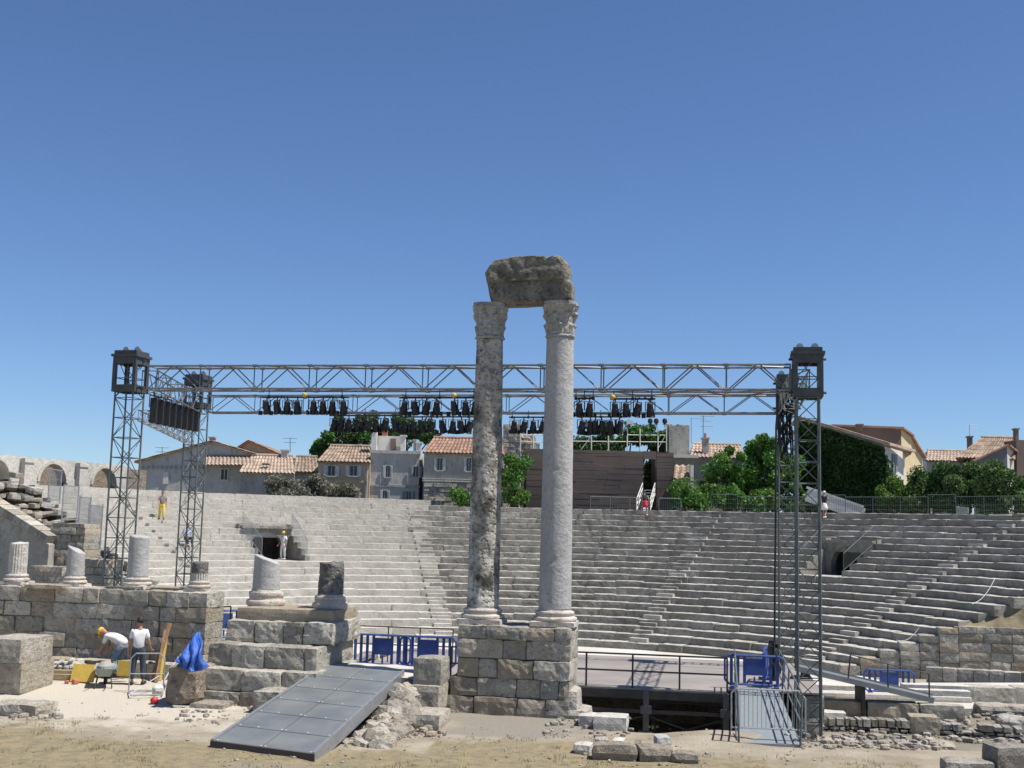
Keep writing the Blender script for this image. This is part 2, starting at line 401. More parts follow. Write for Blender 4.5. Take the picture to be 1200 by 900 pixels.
mb = MB(); rg = random.Random(3)
for _ in range(5200):
    x0 = rg.uniform(-13, 13); y0 = rg.uniform(19.5, 28.3)
    if rg.random() > gmask(x0, y0) * (.25 + 1.6 * noise.noise(Vector((x0 * .9, y0 * .9, 8)))) + .015: continue
    big = rg.random() ** 2
    for _q in range(int(6 + 16 * big)):
        x = x0 + rg.gauss(0, .05 + .05 * big); y = y0 + rg.gauss(0, .05 + .05 * big)
        if -5.9 < x < -2.2 and 22.6 < y < 30: continue
        z = gz(x, y); a = rg.uniform(0, 6.28); h = rg.uniform(.02, .05 + .07 * big); w2 = .004 + .005 * rg.random(); lx, ly = rg.gauss(0, .03), rg.gauss(0, .03)
        mb.add([(x - w2 * math.cos(a), y - w2 * math.sin(a), z - .01), (x + w2 * math.cos(a), y + w2 * math.sin(a), z - .01), (x + lx, y + ly, z + h)], [(0, 1, 2)])
tag(mb.build('dry_grass', leafmat('dry_grass_blades', (.36, .30, .17), (.24, .21, .12))), kind='stuff')

# ------------------------------------------------------------------ CAVEA (stone seating)
NR = 21; RISE, TREAD, R0, Z0 = .38, .8, 17.0, -1.56
def pol(r, deg, z=0): return Vector((C0.x + r * math.sin(R(deg)), C0.y + r * math.cos(R(deg)), z))
VOM = (-32, 45); VW = 1.5
seat = T('stone_seating', 'curving banks of stone theatre seats rising behind the stage', 'theatre seating', C0 + Vector((0, 17, LOW)))
AISLES = (-46, -11.5, 25, 61)
def row_limits(r):
    lo, hi = -56, 90
    d = 0
    while pol(r, hi).x * NDIR.x + (pol(r, hi).y - 52) * NDIR.y < 8.6: hi -= .25
    while pol(r, lo).x * NDIR.x + (pol(r, lo).y - 52) * NDIR.y < 3: lo += .25
    return lo, hi
for k in range(NR + 1):
    r = R0 + TREAD * k; z = Z0 + RISE * k; mb = MB(); lo, hi = row_limits(r)
    if k == NR: hi = -9.5
    a = lo; vd = math.degrees(VW / 27.2)
    cuts = [(v - vd, v + vd) for v in VOM] if 11 <= k <= 14 else []
    while a < hi - .05:
        L = rnd.uniform(1.2, 2.8) if a < -11.5 else rnd.uniform(1.3, 3.0); da = min(math.degrees(L / (r + .3)), hi - a); cut = None
        for c0_, c1_ in cuts:
            if a < c0_ <= a + da + .5: da = c0_ - a; cut = c1_
        m_ = a + da / 2; L = math.radians(da) * (r + .45)
        pale = m_ < -11.5
        dz = .03 * noise.noise(Vector((a * .5, k, 0))) + rnd.gauss(0, .008); dr = rnd.gauss(0, .015)
        if not pale:
            dz *= 1.8; dr *= 2.2
            if k < 5 and rnd.random() < .35: dz -= rnd.uniform(0, .05); dr += .03
        dep = TREAD + .18; p = pol(r + dep / 2 + dr, m_, z - .27 + dz)
        if L > .1: mb.rock(p, (L + .01, dep, .54), -R(m_), .014 if pale else .034, .2 if k < 12 else .26, .03 if pale else .05, k + a, 0 if pale else 1, None, 11)
        a += da
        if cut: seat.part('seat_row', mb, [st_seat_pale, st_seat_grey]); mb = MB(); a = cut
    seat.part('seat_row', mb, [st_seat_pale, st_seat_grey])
for aa in AISLES:                             # half steps of the radial stairs
    mb = MB()
    for k in range(0 if aa != -46 else 6, NR - 1):
        r = R0 + TREAD * (k + 1); lo, hi = row_limits(r)
        if not lo < aa < hi: continue
        mb.rock(pol(r - .2, aa, Z0 + RISE * k + .08), (1.05, .42, .22), -R(aa), .008, .3, .02, k, 0 if aa < 0 else (1 if k % 3 else 0))
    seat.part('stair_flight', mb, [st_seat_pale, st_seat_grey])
# walkway ring and outer wall
def ring(mb, r1, r2, z, a1, a2, n=60):
    vs = []
    for i in range(n + 1):
        a = a1 + (a2 - a1) * i / n; vs += [pol(r1, a, z), pol(r2, a, z)]
    mb.add(vs, [(2 * i, 2 * i + 2, 2 * i + 3, 2 * i + 1) for i in range(n)])
def rwall(mb, r, z0, z1, a1, a2, n=60, flip=False):
    vs = []
    for i in range(n + 1):
        a = a1 + (a2 - a1) * i / n; vs += [pol(r, a, z0), pol(r, a, z1)]
    mb.add(vs, [(2 * i, 2 * i + 1, 2 * i + 3, 2 * i + 2) for i in range(n)])
mb = MB(); ZT = Z0 + RISE * 20
ring(mb, 33.6, 38, ZT - .03, -9.6, 80); ring(mb, 34.4, 38, ZT + RISE - .03, -80, -9.6); rwall(mb, 38, LOW, ZT - .03, -9.6, 80); rwall(mb, 38, LOW, ZT + RISE - .03, -80, -9.6)
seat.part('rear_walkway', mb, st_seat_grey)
# vomitories
for v in VOM:
    zf = Z0 + RISE * 10 - .02; mb = MB()
    mb.box(pol(27.2, v, zf - .2), (2 * VW, 3.6, .4), -R(v))
    for sgn in (-1, 1):
        dv = sgn * math.degrees((VW + .05) / 27.2)
        for j in range(4):
            rr = R0 + TREAD * (11 + j)
            zt = Z0 + RISE * (11 + j) - .03
            mb.rock(pol(rr + .42, v + dv, (zf + zt) / 2 - .1), (.3, .84, zt - zf + .2), -R(v), .01, .4, .02, j + v)
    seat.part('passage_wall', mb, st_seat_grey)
    # portal wall with an arched opening
    mb = MB(); Mx = Matrix.Rotation(-R(v), 3, 'Z'); O = pol(28.9, v, zf); n = 12; ra = 1.15; sp = .6; H = 1.95
    def P(x, y, z): return O + Mx @ Vector((x, y, z))
    for y0 in (0, .6):
        vs = []; fs = []
        for sgn in (-1, 1): mb.add([P(sgn * 1.65, y0, 0), P(sgn * ra, y0, 0), P(sgn * ra, y0, sp), P(sgn * 1.65, y0, sp)], [(0, 1, 2, 3)])
        arc = [(ra * math.cos(math.pi * i / n), sp + ra * math.sin(math.pi * i / n)) for i in range(n + 1)]
        for i in range(n):
            (x1, z1), (x2, z2) = arc[i], arc[i + 1]
            o1 = 1.65 * (1 - 2 * i / n); o2 = 1.65 * (1 - 2 * (i + 1) / n)
            mb.add([P(x1, y0, z1), P(x2, y0, z2), P(o2, y0, H), P(o1, y0, H)], [(0, 1, 2, 3)])
        mb.add([P(1.65, y0, sp), P(ra, y0, sp), P(1.65, y0, H)], [(0, 1, 2)]); mb.add([P(-1.65, y0, sp), P(-ra, y0, sp), P(-1.65, y0, H)], [(0, 1, 2)])
    pts = [(ra, 0)] + arc + [(-ra, 0)]
    for (x1, z1), (x2, z2) in zip(pts, pts[1:]): mb.add([P(x1, 0, z1), P(x2, 0, z2), P(x2, .6, z2), P(x1, .6, z1)], [(0, 1, 2, 3)])
    mb.box(P(0, .2, H + .08), (3.35, .7, .16), -R(v))
    mb.box(P(0, 3.2, 1), (3.4, .2, 2.4), -R(v)); mb.box(P(1.7, 1.8, 1), (.1, 3, 2.4), -R(v)); mb.box(P(-1.7, 1.8, 1), (.1, 3, 2.4), -R(v))
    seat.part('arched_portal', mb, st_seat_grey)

def mesh_panel(t, pts, name='railing_panel', step=.09, r=.006, mat=None, rr=.025):
    """sloping railing panel from 4 corners (bottom-left, bottom-right, top-right, top-left)"""
    a, b, c, d = [Vector(p) for p in pts]; mb = MB()
    mb.path([a, d, c, b, a], rr, 5)
    L = max((b - a).length, (c - d).length); n = max(2, int(L / step))
    for i in range(1, n): mb.tube(a.lerp(b, i / n), d.lerp(c, i / n), r, 3, caps=False)
    return t.part(name, mb, mat or m_steel)
for v in VOM:
    t = T('stair_railing', ('pair of sloping mesh railings beside the left arched passage in the seats' if v < 0 else 'pair of sloping mesh railings beside the right arched passage in the seats'), 'railing', pol(27, v, Z0 + RISE * 10), 'railings of the seating passages')
    for sgn in (-1, 1):
        dv = sgn * math.degrees((VW + .05) / 27.2); lo_, hi_ = pol(25.8, v + dv, Z0 + RISE * 11), pol(29.0, v + dv, Z0 + RISE * 15)
        mesh_panel(t, [lo_, hi_, hi_ + Vector((0, 0, 1.05)), lo_ + Vector((0, 0, .95))], step=.12, r=.008, mat=m_tower if v > 0 else m_steel, rr=.016)

# ruined core at the far left of the seating
mb = MB(); rg = random.Random(11)
for k in range(2, 23):
    r = R0 + TREAD * k; a = -82
    while a < -56.5:
        L = rg.uniform(.25, .9); da = math.degrees(L / r) * 1.1; z = Z0 + RISE * k + rg.gauss(0, .13)
        p = pol(r + .4 + rg.gauss(0, .15), a + da / 2, z - .2)
        if p.x * NDIR.x + (p.y - 52) * NDIR.y > 1.5:
            mb.rock(p, (L, rg.uniform(.4, .9), rg.uniform(.2, .45)), -R(a) + rg.gauss(0, .35), .06, .25, .1, k + a, 0, (rg.gauss(0, .14), rg.gauss(0, .12)), 4)
        a += da
    ring(mb, r - .1, r + .9, Z0 + RISE * k - .25, -82, -56)
tag(mb.build('ruined_seat_bank', st_rubble), 'broken rough rows of dark seat stones at the far left end', 'ruin')

# right end wall of the seats (stepped profile) and the low block wall before it
def courses(mb, p0, p1, z0, z1, ch, depth, lr=(.6, 1.3), rough=.02, rad=.03, rg=rnd, mis=0, mi=lambda: 0, gap=.006, seg=.16, jut=.035):
    """ashlar courses from p0 to p1; depth runs away from the viewer (left of p0->p1)"""
    p0, p1 = Vector(p0), Vector(p1); d = (p1 - p0); d.z = 0; L = d.length; d.normalize(); nn = Vector((-d.y, d.x, 0)); rz = math.atan2(d.y, d.x)
    ins = .05 + jut; cc = p0 + d * (L / 2) + nn * (depth / 2)
    if L > .3 and depth > 2.5 * ins and mis == 0: mb.box((cc.x, cc.y, (z0 + z1) / 2 - .02), (L - .05, depth - 2 * ins, z1 - z0 - .04), rz)
    z = z0
    while z < z1 - .05:
        h = min(ch * rg.uniform(.9, 1.1), z1 - z)
        if z1 - z - h < .15: h = z1 - z
        s = 0
        while s < L - .02:
            l = rg.uniform(*lr)
            if L - s - l < lr[0] * .6: l = L - s
            if rg.random() >= mis:
                c = p0 + d * (s + l / 2) + nn * (depth / 2 + rg.gauss(0, jut)); c.z = z + h / 2 + rg.gauss(0, .006)
                mb.rock(c, (l - gap, depth, h - gap * .7), rz, rough, seg, rad, rg.uniform(0, 50), mi(), None, 9)
            s += l
        z += h
mb = MB(); e0 = C0 + NDIR * 8.2
sk = [math.sqrt((R0 + TREAD * k) ** 2 - 8.5 ** 2) for k in range(9)]
for k in range(6): courses(mb, e0 + ADIR * (sk[k] - .1), e0 + ADIR * (sk[k + 1] - .1), LOW, min(.5, Z0 + RISE * k + .05), .42, 1.1, (.6, 1.3), .03, .035, jut=.02)
courses(mb, e0 + ADIR * (sk[6] - .1), e0 + ADIR * 36, LOW, .5, .44, .8, (.7, 1.5), .03, .035, jut=.02)
tag(mb.build('end_wall', st_wall), 'stepped ashlar end wall closing the right side of the seats', 'stone wall')
mb = MB(); q0, q1 = at(1085, 796, 50), at(1260, 799, 48); q0.z = q1.z = 0
courses(mb, q0, q1, LOW, -.72, .65, .6, (.55, .75), .03, .06)
tag(mb.build('kerb_wall', st_wall), 'low wall of squarish blocks in front of the stepped end wall', 'stone wall')
# earth bank behind the end wall
mb = MB(); n = 34
for i in range(n + 1):
    for j in range(13):
        ss = 19.8 + i * .48; u = j / 12; p = e0 + ADIR * ss + NDIR * (.15 + (u * 1.2 if u < .6 else .72 + (u - .6) * 8))
        zt = min(2.7, .12 + .47 * (ss - 19.8) + .25); z = .45 + (zt - .45) * min(1, u / .6) + .12 * noise.noise(p * 1.2); p.z = max(.42, z) if j else .42
        mb.v.append(tuple(p))
mb.f = [(i * 13 + j, (i + 1) * 13 + j, (i + 1) * 13 + j + 1, i * 13 + j + 1) for i in range(n) for j in range(12)]; mb.m = [0] * len(mb.f)
tag(mb.build('earth_bank', surf('brown_earth', (.27, .22, .13), .95, 0, .45, 1.5, .8, 5), smooth=True), kind='structure')
# paving on the right side
mb = MB(); pv = [onz(960, 828, -.95), onz(1260, 832, -.95), onz(1330, 800, -.95), onz(1020, 800, -.95)]
mb.add([p for p in pv] + [Vector((p.x, p.y, LOW)) for p in pv], [(0, 1, 2, 3), (0, 4, 5, 1), (1, 5, 6, 2), (2, 6, 7, 3), (3, 7, 4, 0)])
tag(mb.build('side_paving', gmat('side_gravel', 'sand')), kind='structure')
mb = MB(); mb.add([(8.7, 26.0, -1.05), (60, 24.6, -1.05), (60, 38.6, -1.05), (8.7, 38.6, -1.05), (8.7, 26.0, LOW), (8.7, 38.6, LOW)], [(0, 1, 2, 3), (0, 3, 5, 4)])
tag(mb.build('side_terrace', gmat('terrace_dirt', 'low')), kind='structure')

# ------------------------------------------------------------------ LEFT: wall, pedestals
def wall_dir(px0, y0, px1, y1, pyref=700):
    a, b = at(px0, pyref, y0), at(px1, pyref, y1); a.z = b.z = 0; return a, b
mb = MB(); rg = random.Random(5)
a, b = wall_dir(-40, 34.9, 243, 33.3)
courses(mb, a, b, 0, 2.5, .41, 1.1, (.5, 1.1), .04, .035, rg, .0, jut=.03)
for (x, w_) in ((60, 1.2), (150, .9), (205, 1.1)):
    c = at(x, 690, 34.5); mb.rock((c.x, c.y, 2.52), (w_, .9, .12), -AXA, .03, .2, .04, x)
tag(mb.build('foundation_wall', st_wall), 'long weathered ashlar wall carrying four column stumps at the left', 'stone wall')
# lower protruding course before the wall
mb = MB(); a2, b2 = wall_dir(50, 33.6, 205, 32.8); courses(mb, a2, b2, .1, .62, .5, .6, (.8, 1.3), .03, .04, rg)
tag(mb.build('footing_course', st_wall), 'low projecting footing course at the foot of the left wall', 'stone wall')

def stepped_pedestal():
    t = MB(); rg = random.Random(21)
    def row(x0, x1, Y, z0, z1, dep, lr=(.7, 1.2), ro=.03, mi=0):
        p = at(x0, 750, Y); q = p + ADIR * ((at(x1, 750, Y).x - p.x) / math.cos(AXA)); p.z = q.z = 0
        courses(t, p, q, z0, z1, z1 - z0, dep, lr, ro * 1.3, .04, rg, seg=.12, jut=.03)
    row(276, 393, 31.4, 1.95, 2.27, 2.1, (1.6, 2.0), .012)
    row(264, 393, 31.1, 1.42, 1.97, 2.4, (.5, 1.0), .045)
    row(244, 376, 30.4, .87, 1.42, 3.0, (.55, 1.1), .04)
    row(238, 376, 29.9, .35, .87, 3.4, (.8, 1.3), .03)
    row(238, 330, 29.8, -.2, .36, 3.4, (.8, 1.2), .03)
    row(300, 366, 28.7, -.2, .52, 1.2, (1.4, 1.5), .035)
    row(226, 268, 29.2, -.2, .16, .8, (.9, .95), .04)
    return t
tag(stepped_pedestal().build('stepped_pedestal', st_wall), 'stepped masonry pedestal carrying two broken column stumps behind the ramp', 'pedestal')

mb = MB(); rg = random.Random(9)               # tall pedestal of the two columns
PO = at(534, 800, 29.6); PO.z = 0; PW = 2.78
for (z0, z1, ex) in ((-.15, .42, .22), (.42, .86, .16), (.86, 1.32, .0), (1.32, 1.78, .02), (1.78, 2.1, .0)):
    courses(mb, PO - ADIR * ex, PO + ADIR * PW, z0, z1, z1 - z0, 1.55, (.4, 1.15), .05, .035, rg, seg=.11, jut=.03)
mb.rock(PO + ADIR * 2.75 + NDIR * .5 + Vector((0, 0, .38)), (.45, 1.0, .55), -AXA, .06, .15, .1, 4)
mb.rock(PO + ADIR * 2.95 + NDIR * .55 + Vector((0, 0, .02)), (.6, 1.2, .42), -AXA, .06, .15, .12, 5)
tag(mb.build('column_pedestal', st_wall), 'square ashlar pedestal under the two tall standing columns', 'pedestal')

# ------------------------------------------------------------------ COLUMNS
def attic_base(mb, c, r, h, mi=0, broken=.015, plinth=True):
    if not plinth: c = c - Vector((0, 0, h * .5)); h = h * 1.5
    """square plinth, torus, scotia, torus"""
    if plinth: mb.rock((c.x, c.y, c.z + h * .16), (r * 2.7, r * 2.7, h * .32), -AXA, broken, .12, .02, c.x)
    prof = []; z = h * .32
    for (rr, hh) in ((1.33, .26), ):
        for i in range(7): a_ = -math.pi / 2 + math.pi * i / 6; prof.append((r * (rr - .07) + r * .1 * math.cos(a_), z + h * .13 + h * .13 * math.sin(a_)))
    z += h * .26
    for i in range(5): prof.append((r * (1.2 - .05 * math.sin(math.pi * i / 4)), z + h * .14 * i / 4))
    z += h * .14
    for i in range(7): a_ = -math.pi / 2 + math.pi * i / 6; prof.append((r * 1.13 + r * .07 * math.cos(a_), z + h * .1 + h * .1 * math.sin(a_)))
    z += h * .2; prof.append((r * 1.04, z)); prof.append((r * 1.0, h))
    def fn(p, a_): q = p + c; return p * (1 + broken * 1.2 * noise.noise(q * 3)) if True else p
    mb.lathe(prof, c, 40, lambda p, a_: Vector((p.x * (1 + broken * noise.noise((p + c) * 3)), p.y * (1 + broken * noise.noise((p + c) * 3)), p.z)), mi)

def shaft(mb, c, r0, r1, h, n=48, rough=.006, flutes=0, fl=.05, slope=(0, 0), segs=40, top_rough=0, bites=()):
    prof = []
    for i in range(segs + 1):
        t = i / segs; prof.append((r0 + (r1 - r0) * (t ** 1.4), h * t))
    prof.append((r1 * .5, h)); prof.append((.01, h))
    def fn(p, a_):
        rr = math.hypot(p.x, p.y); k = 1
        if flutes and rr > .1: k -= fl * max(0, math.cos(a_ * flutes)) ** .7 if math.cos(a_ * flutes) > 0 else 0
        q = p + c; e = noise.noise(q * 1.3) * rough + noise.noise(q * 5) * rough * .6 + noise.noise(q * 13) * rough * .35
        k += e / max(.1, rr) * (rr / max(r0, .01))
        for (zb, ab, hb, wb, db) in bites:
            d = ((p.z - zb) / hb) ** 2 + (((a_ - ab + math.pi) % (2 * math.pi) - math.pi) / wb) ** 2
            if d < 1: k -= db * (1 - d) * (.6 + .8 * abs(noise.noise(q * 9)))
        z = p.z
        tt = max(0, (p.z / h)) ** 2
        z += (p.x * slope[0] + p.y * slope[1]) * tt + (top_rough * noise.noise(q * 4) * tt if top_rough else 0)
        return Vector((p.x * k, p.y * k, z))
    mb.lathe(prof, c, n, fn)

def capital(mb, c, r, h, seed, lean=0):
    """weathered corinthian capital: flaring bell, two tiers of worn leaves, corner volutes, thin abacus"""
    n = 64
    prof = [(r * 1.0, 0), (r * 1.1, .02 * h), (r * 1.1, .05 * h), (r * .97, .08 * h)]
    for i in range(1, 25):
        t = i / 24; prof.append((r * (.97 + .12 * t + .22 * t ** 4), h * (.08 + .8 * t)))
    prof.append((.01, h * .88))
    def fn(p, a_):
        rr = math.hypot(p.x, p.y); t = p.z / h; k = 1
        if rr > .1 and t > .08:
            for (z0, z1, ph, nn) in ((.08, .40, 0, 8), (.34, .68, math.pi / 8, 8)):
                if z0 < t < z1:
                    u = (t - z0) / (z1 - z0); lobe = max(0, math.cos((a_ - ph) * nn / 1.0)) ** .6 if math.cos((a_ - ph) * nn) > 0 else 0
                    k += lobe * (.05 + .22 * u ** 2) * (1 if u < .93 else .4)
            if t > .66:
                cr = max(0, math.cos(4 * (a_ + AXA - math.pi / 4))); k += .20 * cr ** 3 * ((t - .66) / .22)
        q = p + c + Vector((seed, 0, 0)); k += .10 * noise.noise(q * 4.5) + .05 * noise.noise(q * 12)
        return Vector((p.x * k, p.y * k, p.z))
    mb.lathe(prof, c, n, fn)
    for i in range(4):
        a_ = -AXA + math.pi / 4 + i * math.pi / 2
        if (i + seed) % 4 == 1: continue
        p = c + Vector((math.cos(a_) * r * 1.3, math.sin(a_) * r * 1.3, h * .79))
        mb.rock(p, (r * .34, r * .34, h * .2), a_, .05, .06, .06, i + seed)
    # concave-sided abacus
    vs = []; m = 48
    for z in (h * .88, h * 1.0):
        for i in range(m):
            a_ = 2 * math.pi * i / m; rr = r * (1.22 + .26 * max(0, math.cos(4 * (a_ + AXA - math.pi / 4))) ** 1.5)
            rr *= 1 + .09 * noise.noise(Vector((a_ * 2.5, seed, z))) + .05 * noise.noise(Vector((a_ * 8, seed, z)))
            vs.append(c + Vector((rr * math.cos(a_), rr * math.sin(a_), z + .012 * noise.noise(Vector((a_ * 4, seed, 2))))))
    mb.add(vs, [tuple(range(m))[::-1], tuple(range(m, 2 * m))] + [(i, (i + 1) % m, m + (i + 1) % m, m + i) for i in range(m)])

ZP = 2.1
cl = at(565.5, 724, 30.25); cl.z = ZP; cr_ = at(650, 727, 29.95); cr_.z = ZP
CH = {}
for nm, c, lab, mat, bites in (('l', cl, 'tall pitted and cracked marble column, left of the standing pair', st_shaft_l,
        [(2.0, -1.9, .5, .5, .12), (1.3, -1.3, .45, .6, .1), (3.0, -1.2, .3, .5, .10), (.6, -2.2, .3, .4, .12), (4.6, -.3, .5, .45, .18), (3.6, -2.0, .25, .5, .09), (5.6, -1.6, .2, .5, .07), (1.0, -.6, .6, .4, .1), (.4, -1.4, .3, .5, .08), (2.6, -2.3, .4, .3, .1), (6.3, .1, 1.3, .35, .12)]),
        ('r', cr_, 'tall smooth grey marble column, right of the standing pair', st_shaft_r,
        [(1.9, -2.4, .35, .4, .1), (1.2, -1.9, .12, .4, .06), (3.4, -1.7, .1, .3, .04), (2.3, -2.8, .2, .3, .08)])):
    t = T('ancient_column', lab, 'column', c)
    hb = .40; ztop = at(575 if nm == 'l' else 657, 357 if nm == 'l' else 355, c.y).z - ZP
    hc = .92; hs = ztop - hb - hc
    mb = MB(); attic_base(mb, c, .405, hb); t.part('base', mb, st_base)
    mb = MB(); shaft(mb, c + Vector((0, 0, hb)), .40, .345, hs, 96, .012 if nm == 'l' else .005, segs=150, bites=bites); t.part('shaft', mb, mat, smooth=True)
    mb = MB(); capital(mb, c + Vector((0, 0, hb + hs)), .35, hc, 1 if nm == 'l' else 4); t.part('capital', mb, st_cap)
    CH[nm] = (c, ZP + ztop)

# entablature fragment: extruded eroded outline
def erode_block(mb, outline, Y, depth, seg=.07, amp=.05, seed=0, inset=.06):
    """closed outline in photo pixels at distance Y, given thickness and broken relief"""
    pts = [at(x, y, Y) for x, y in outline]
    x0, x1 = min(p.x for p in pts), max(p.x for p in pts); z0, z1 = min(p.z for p in pts), max(p.z for p in pts)
    poly = [(p.x, p.z) for p in pts]
    dense = []
    for (a, b) in zip(poly, poly[1:] + poly[:1]):
        L = math.hypot(b[0] - a[0], b[1] - a[1]); k = max(1, int(L / seg))
        for i in range(k): dense.append((a[0] + (b[0] - a[0]) * i / k, a[1] + (b[1] - a[1]) * i / k))
    cx = (x0 + x1) / 2; cz = (z0 + z1) / 2; m = len(dense); rings = []
    nl = 9; ncap = 8
    def shape(s, y):     # s scale towards centre
        out = []
        for (x, z) in dense:
            px, pz = cx + (x - cx) * s, cz + (z - cz) * s
            q = Vector((px, y, pz)); e = amp * (noise.noise(q * 2.3 + Vector((seed, 0, 0))) + .6 * noise.noise(q * 6))
            dx, dz = (x - cx), (z - cz); dl = math.hypot(dx, dz) + 1e-6
            yy = y + amp * 1.6 * (noise.noise(q * 1.9 + Vector((0, seed, 9))) + .5 * noise.noise(q * 5)) * (1 if s < .999 else .4)
            out.append(Vector((px + dx / dl * e, yy, pz + dz / dl * e)))
        return out
    for i in range(ncap): rings.append(shape(.06 + .9 * (i / ncap) ** .8, Y - depth / 2 + (.0)))
    for j in range(nl + 1):
        t = j / nl; e = inset * (1 if j in (0, nl) else 0); rings.append(shape(1 - e, Y - depth / 2 + .03 + (depth - .06) * t))
    for i in range(ncap)[::-1]: rings.append(shape(.06 + .9 * (i / ncap) ** .8, Y + depth / 2))
    vs = [p for rr in rings for p in rr]; n = len(rings)
    # turn the whole piece with the building about its centre
    Mr = Matrix.Rotation(-AXA, 3, 'Z'); cc = Vector((cx, Y, 0)); vs = [cc + Mr @ (p - cc) for p in vs]
    mb.add(vs, [tuple(range(m)), tuple(range((n - 1) * m, n * m))[::-1]] + [(j * m + i, (j + 1) * m + i, (j + 1) * m + (i + 1) % m, j * m + (i + 1) % m) for j in range(n - 1) for i in range(m)])
EY = 30.1
t = T('entablature_fragment', 'dark broken entablature block resting across the two tall column capitals', 'stone fragment', at(622, 359, EY))
mb = MB(); erode_block(mb, [(573, 333), (670, 332), (672, 336), (672, 354), (664, 356.5), (634, 357), (600, 357.5), (578, 357.5), (575, 345)], EY, .9, .07, .012, 2)
t.part('architrave', mb, st_ent)
mb = MB(); erode_block(mb, [(571, 322), (575, 313), (581, 307), (600, 304.5), (630, 303.5), (643, 305), (646, 308), (655, 304.5), (663, 308), (669, 316), (668, 326), (666, 334), (574, 335)], EY, 1.0, .07, .03, 5)
t.part('frieze', mb, st_ent)

# stumps
def stump(px, pyb, pyt, Y, r, hb, mat, lab, flutes=0, slope=(0, 0), base=True, rough=.008, r_top=None, basemat=None, pitch=0, fl=.06, z=None, topr=.03, lower_fl=0):
    c = at(px, pyb, Y); c.z = z if z is not None else c.z; ht = at(px, pyt, Y).z - c.z
    t = T('column_stump', lab, 'column stump', c)
    if base:
        mb = MB(); attic_base(mb, c, r * 1.05, hb, broken=.05 if px < 300 else .11, plinth=px < 300); t.part('base', mb, basemat or st_base)
    else: hb = 0
    zz = hb
    if lower_fl:
        mb = MB(); shaft(mb, c + Vector((0, 0, hb)), r * 1.04, r * 1.02, lower_fl, 96, .003, 20, .09, segs=6); t.part('fluted_drum', mb, st_white, smooth=False); zz += lower_fl
    mb = MB(); shaft(mb, c + Vector((0, 0, zz)), r, r_top or r * .96, ht - zz, 96 if flutes else 48, rough, flutes, fl, slope, 30, topr); t.part('shaft', mb, mat, smooth=not flutes)
WT = 2.5
stump(19, 686, 636, 35.2, .26, .32, st_white, 'short white fluted column stump at the far left end of the wall', 20, (0, .1), z=WT, lower_fl=0)
stump(87, 687, 644, 34.9, .25, .30, st_shaft_r, 'grey column stump with slanting top, second from the left on the wall', 0, (-.5, 0), z=WT)
stump(160, 692, 628, 34.5, .29, .33, st_shaft_r, 'tallest smooth grey column stump on the left wall, pinkish base', 0, (-.12, .1), z=WT)
stump(233, 697, 659, 34.1, .23, .30, st_dark, 'small dark stump on a fluted drum at the right end of the wall', 0, (0, .1), z=WT, lower_fl=.2)
stump(311, 709, 655, 32.3, .36, .42, st_shaft_r, 'grey slanting-topped column stump, left one on the stepped pedestal', 0, (-.35, 0), z=2.27)
stump(387, 713, 660, 31.9, .33, .36, st_dark, 'dark deeply pitted column stump, right one on the stepped pedestal', 0, (0, .05), z=2.27, rough=.035, topr=.1)

# loose blocks -----------------------------------------------------------------
def block(px0, px1, py0, py1, Y, dep, lab, mat=None, rz=-AXA, rough=.03, rad=.05, name='stone_block', cat='stone block', group=None, tilt=None, seed=1):
    zg = None; pm = (px0 + px1) / 2
    if px0 > 940 and 24 < Y < 38:
        zg = -.95
        if onz(pm, py1, -.95).y < 38.3: zg = -1.05
        Y = onz(pm, py1, zg).y
    elif py1 > 848 or px1 < 60:
        Y = onz(pm, py1, .02).y; zg = gz(at(pm, py1, Y).x, Y)
    a, b = at(px0, py1, Y), at(px1, py0, Y + dep * (.6 if zg is not None else 0)); wx = at(px1, py0, Y).x - a.x; b.x = a.x + wx
    if zg is not None: a.z = zg - .04; b.z = max(b.z, a.z + .16)
    h = b.z - a.z
    mb = MB(); c = Vector(((a.x + b.x) / 2, Y + dep / 2, (a.z + b.z) / 2)); mb.rock((0, 0, h / 2), (wx, dep, h), 0, rough, .14, rad, seed + px0, 0, tilt, 14)
    o = mb.build(name, mat or st_wall); o.location = (c.x, c.y, a.z); o.rotation_euler = (0, 0, rz); return tag(o, lab, cat, group)
t = MB(); p = at(-25, 770, 30.3); p.z = 0
courses(t, p, p + ADIR * 1.15, .1, 1.45, .68, 1.5, (2, 2), .03, .04, random.Random(2))
tag(t.build('pier_stub', st_wall), 'squared pier stub of two big blocks at the left edge', 'stone pier')
block(-20, 50, 822, 838, 29.6, 1.0, 'broken rubble base under the pier stub at the left edge', st_rubble, rough=.09, seed=2)
block(486, 522, 772, 804, 28.9, .9, 'upper grey block of the short pile right of the ramp', seed=3)
block(484, 520, 804, 834, 28.8, 1.0, 'middle grey block of the short pile right of the ramp', seed=4)
block(476, 521, 832, 854, 28.0, 1.2, 'lowest flat block of the short pile right of the ramp', seed=5)
block(680, 702, 836, 850, 28.5, .7, 'small white block beside the foot of the column pedestal', st_white, rough=.05, seed=6)
block(698, 738, 837, 854, 27.9, .7, 'sunlit white kerb block at the pit edge', st_white, rough=.04, seed=7)
block(196, 238, 782, 826, 29.4, 1.3, 'tall brown earthy block under the blue tarpaulin', st_brown, rough=.08, rad=.12, seed=8)
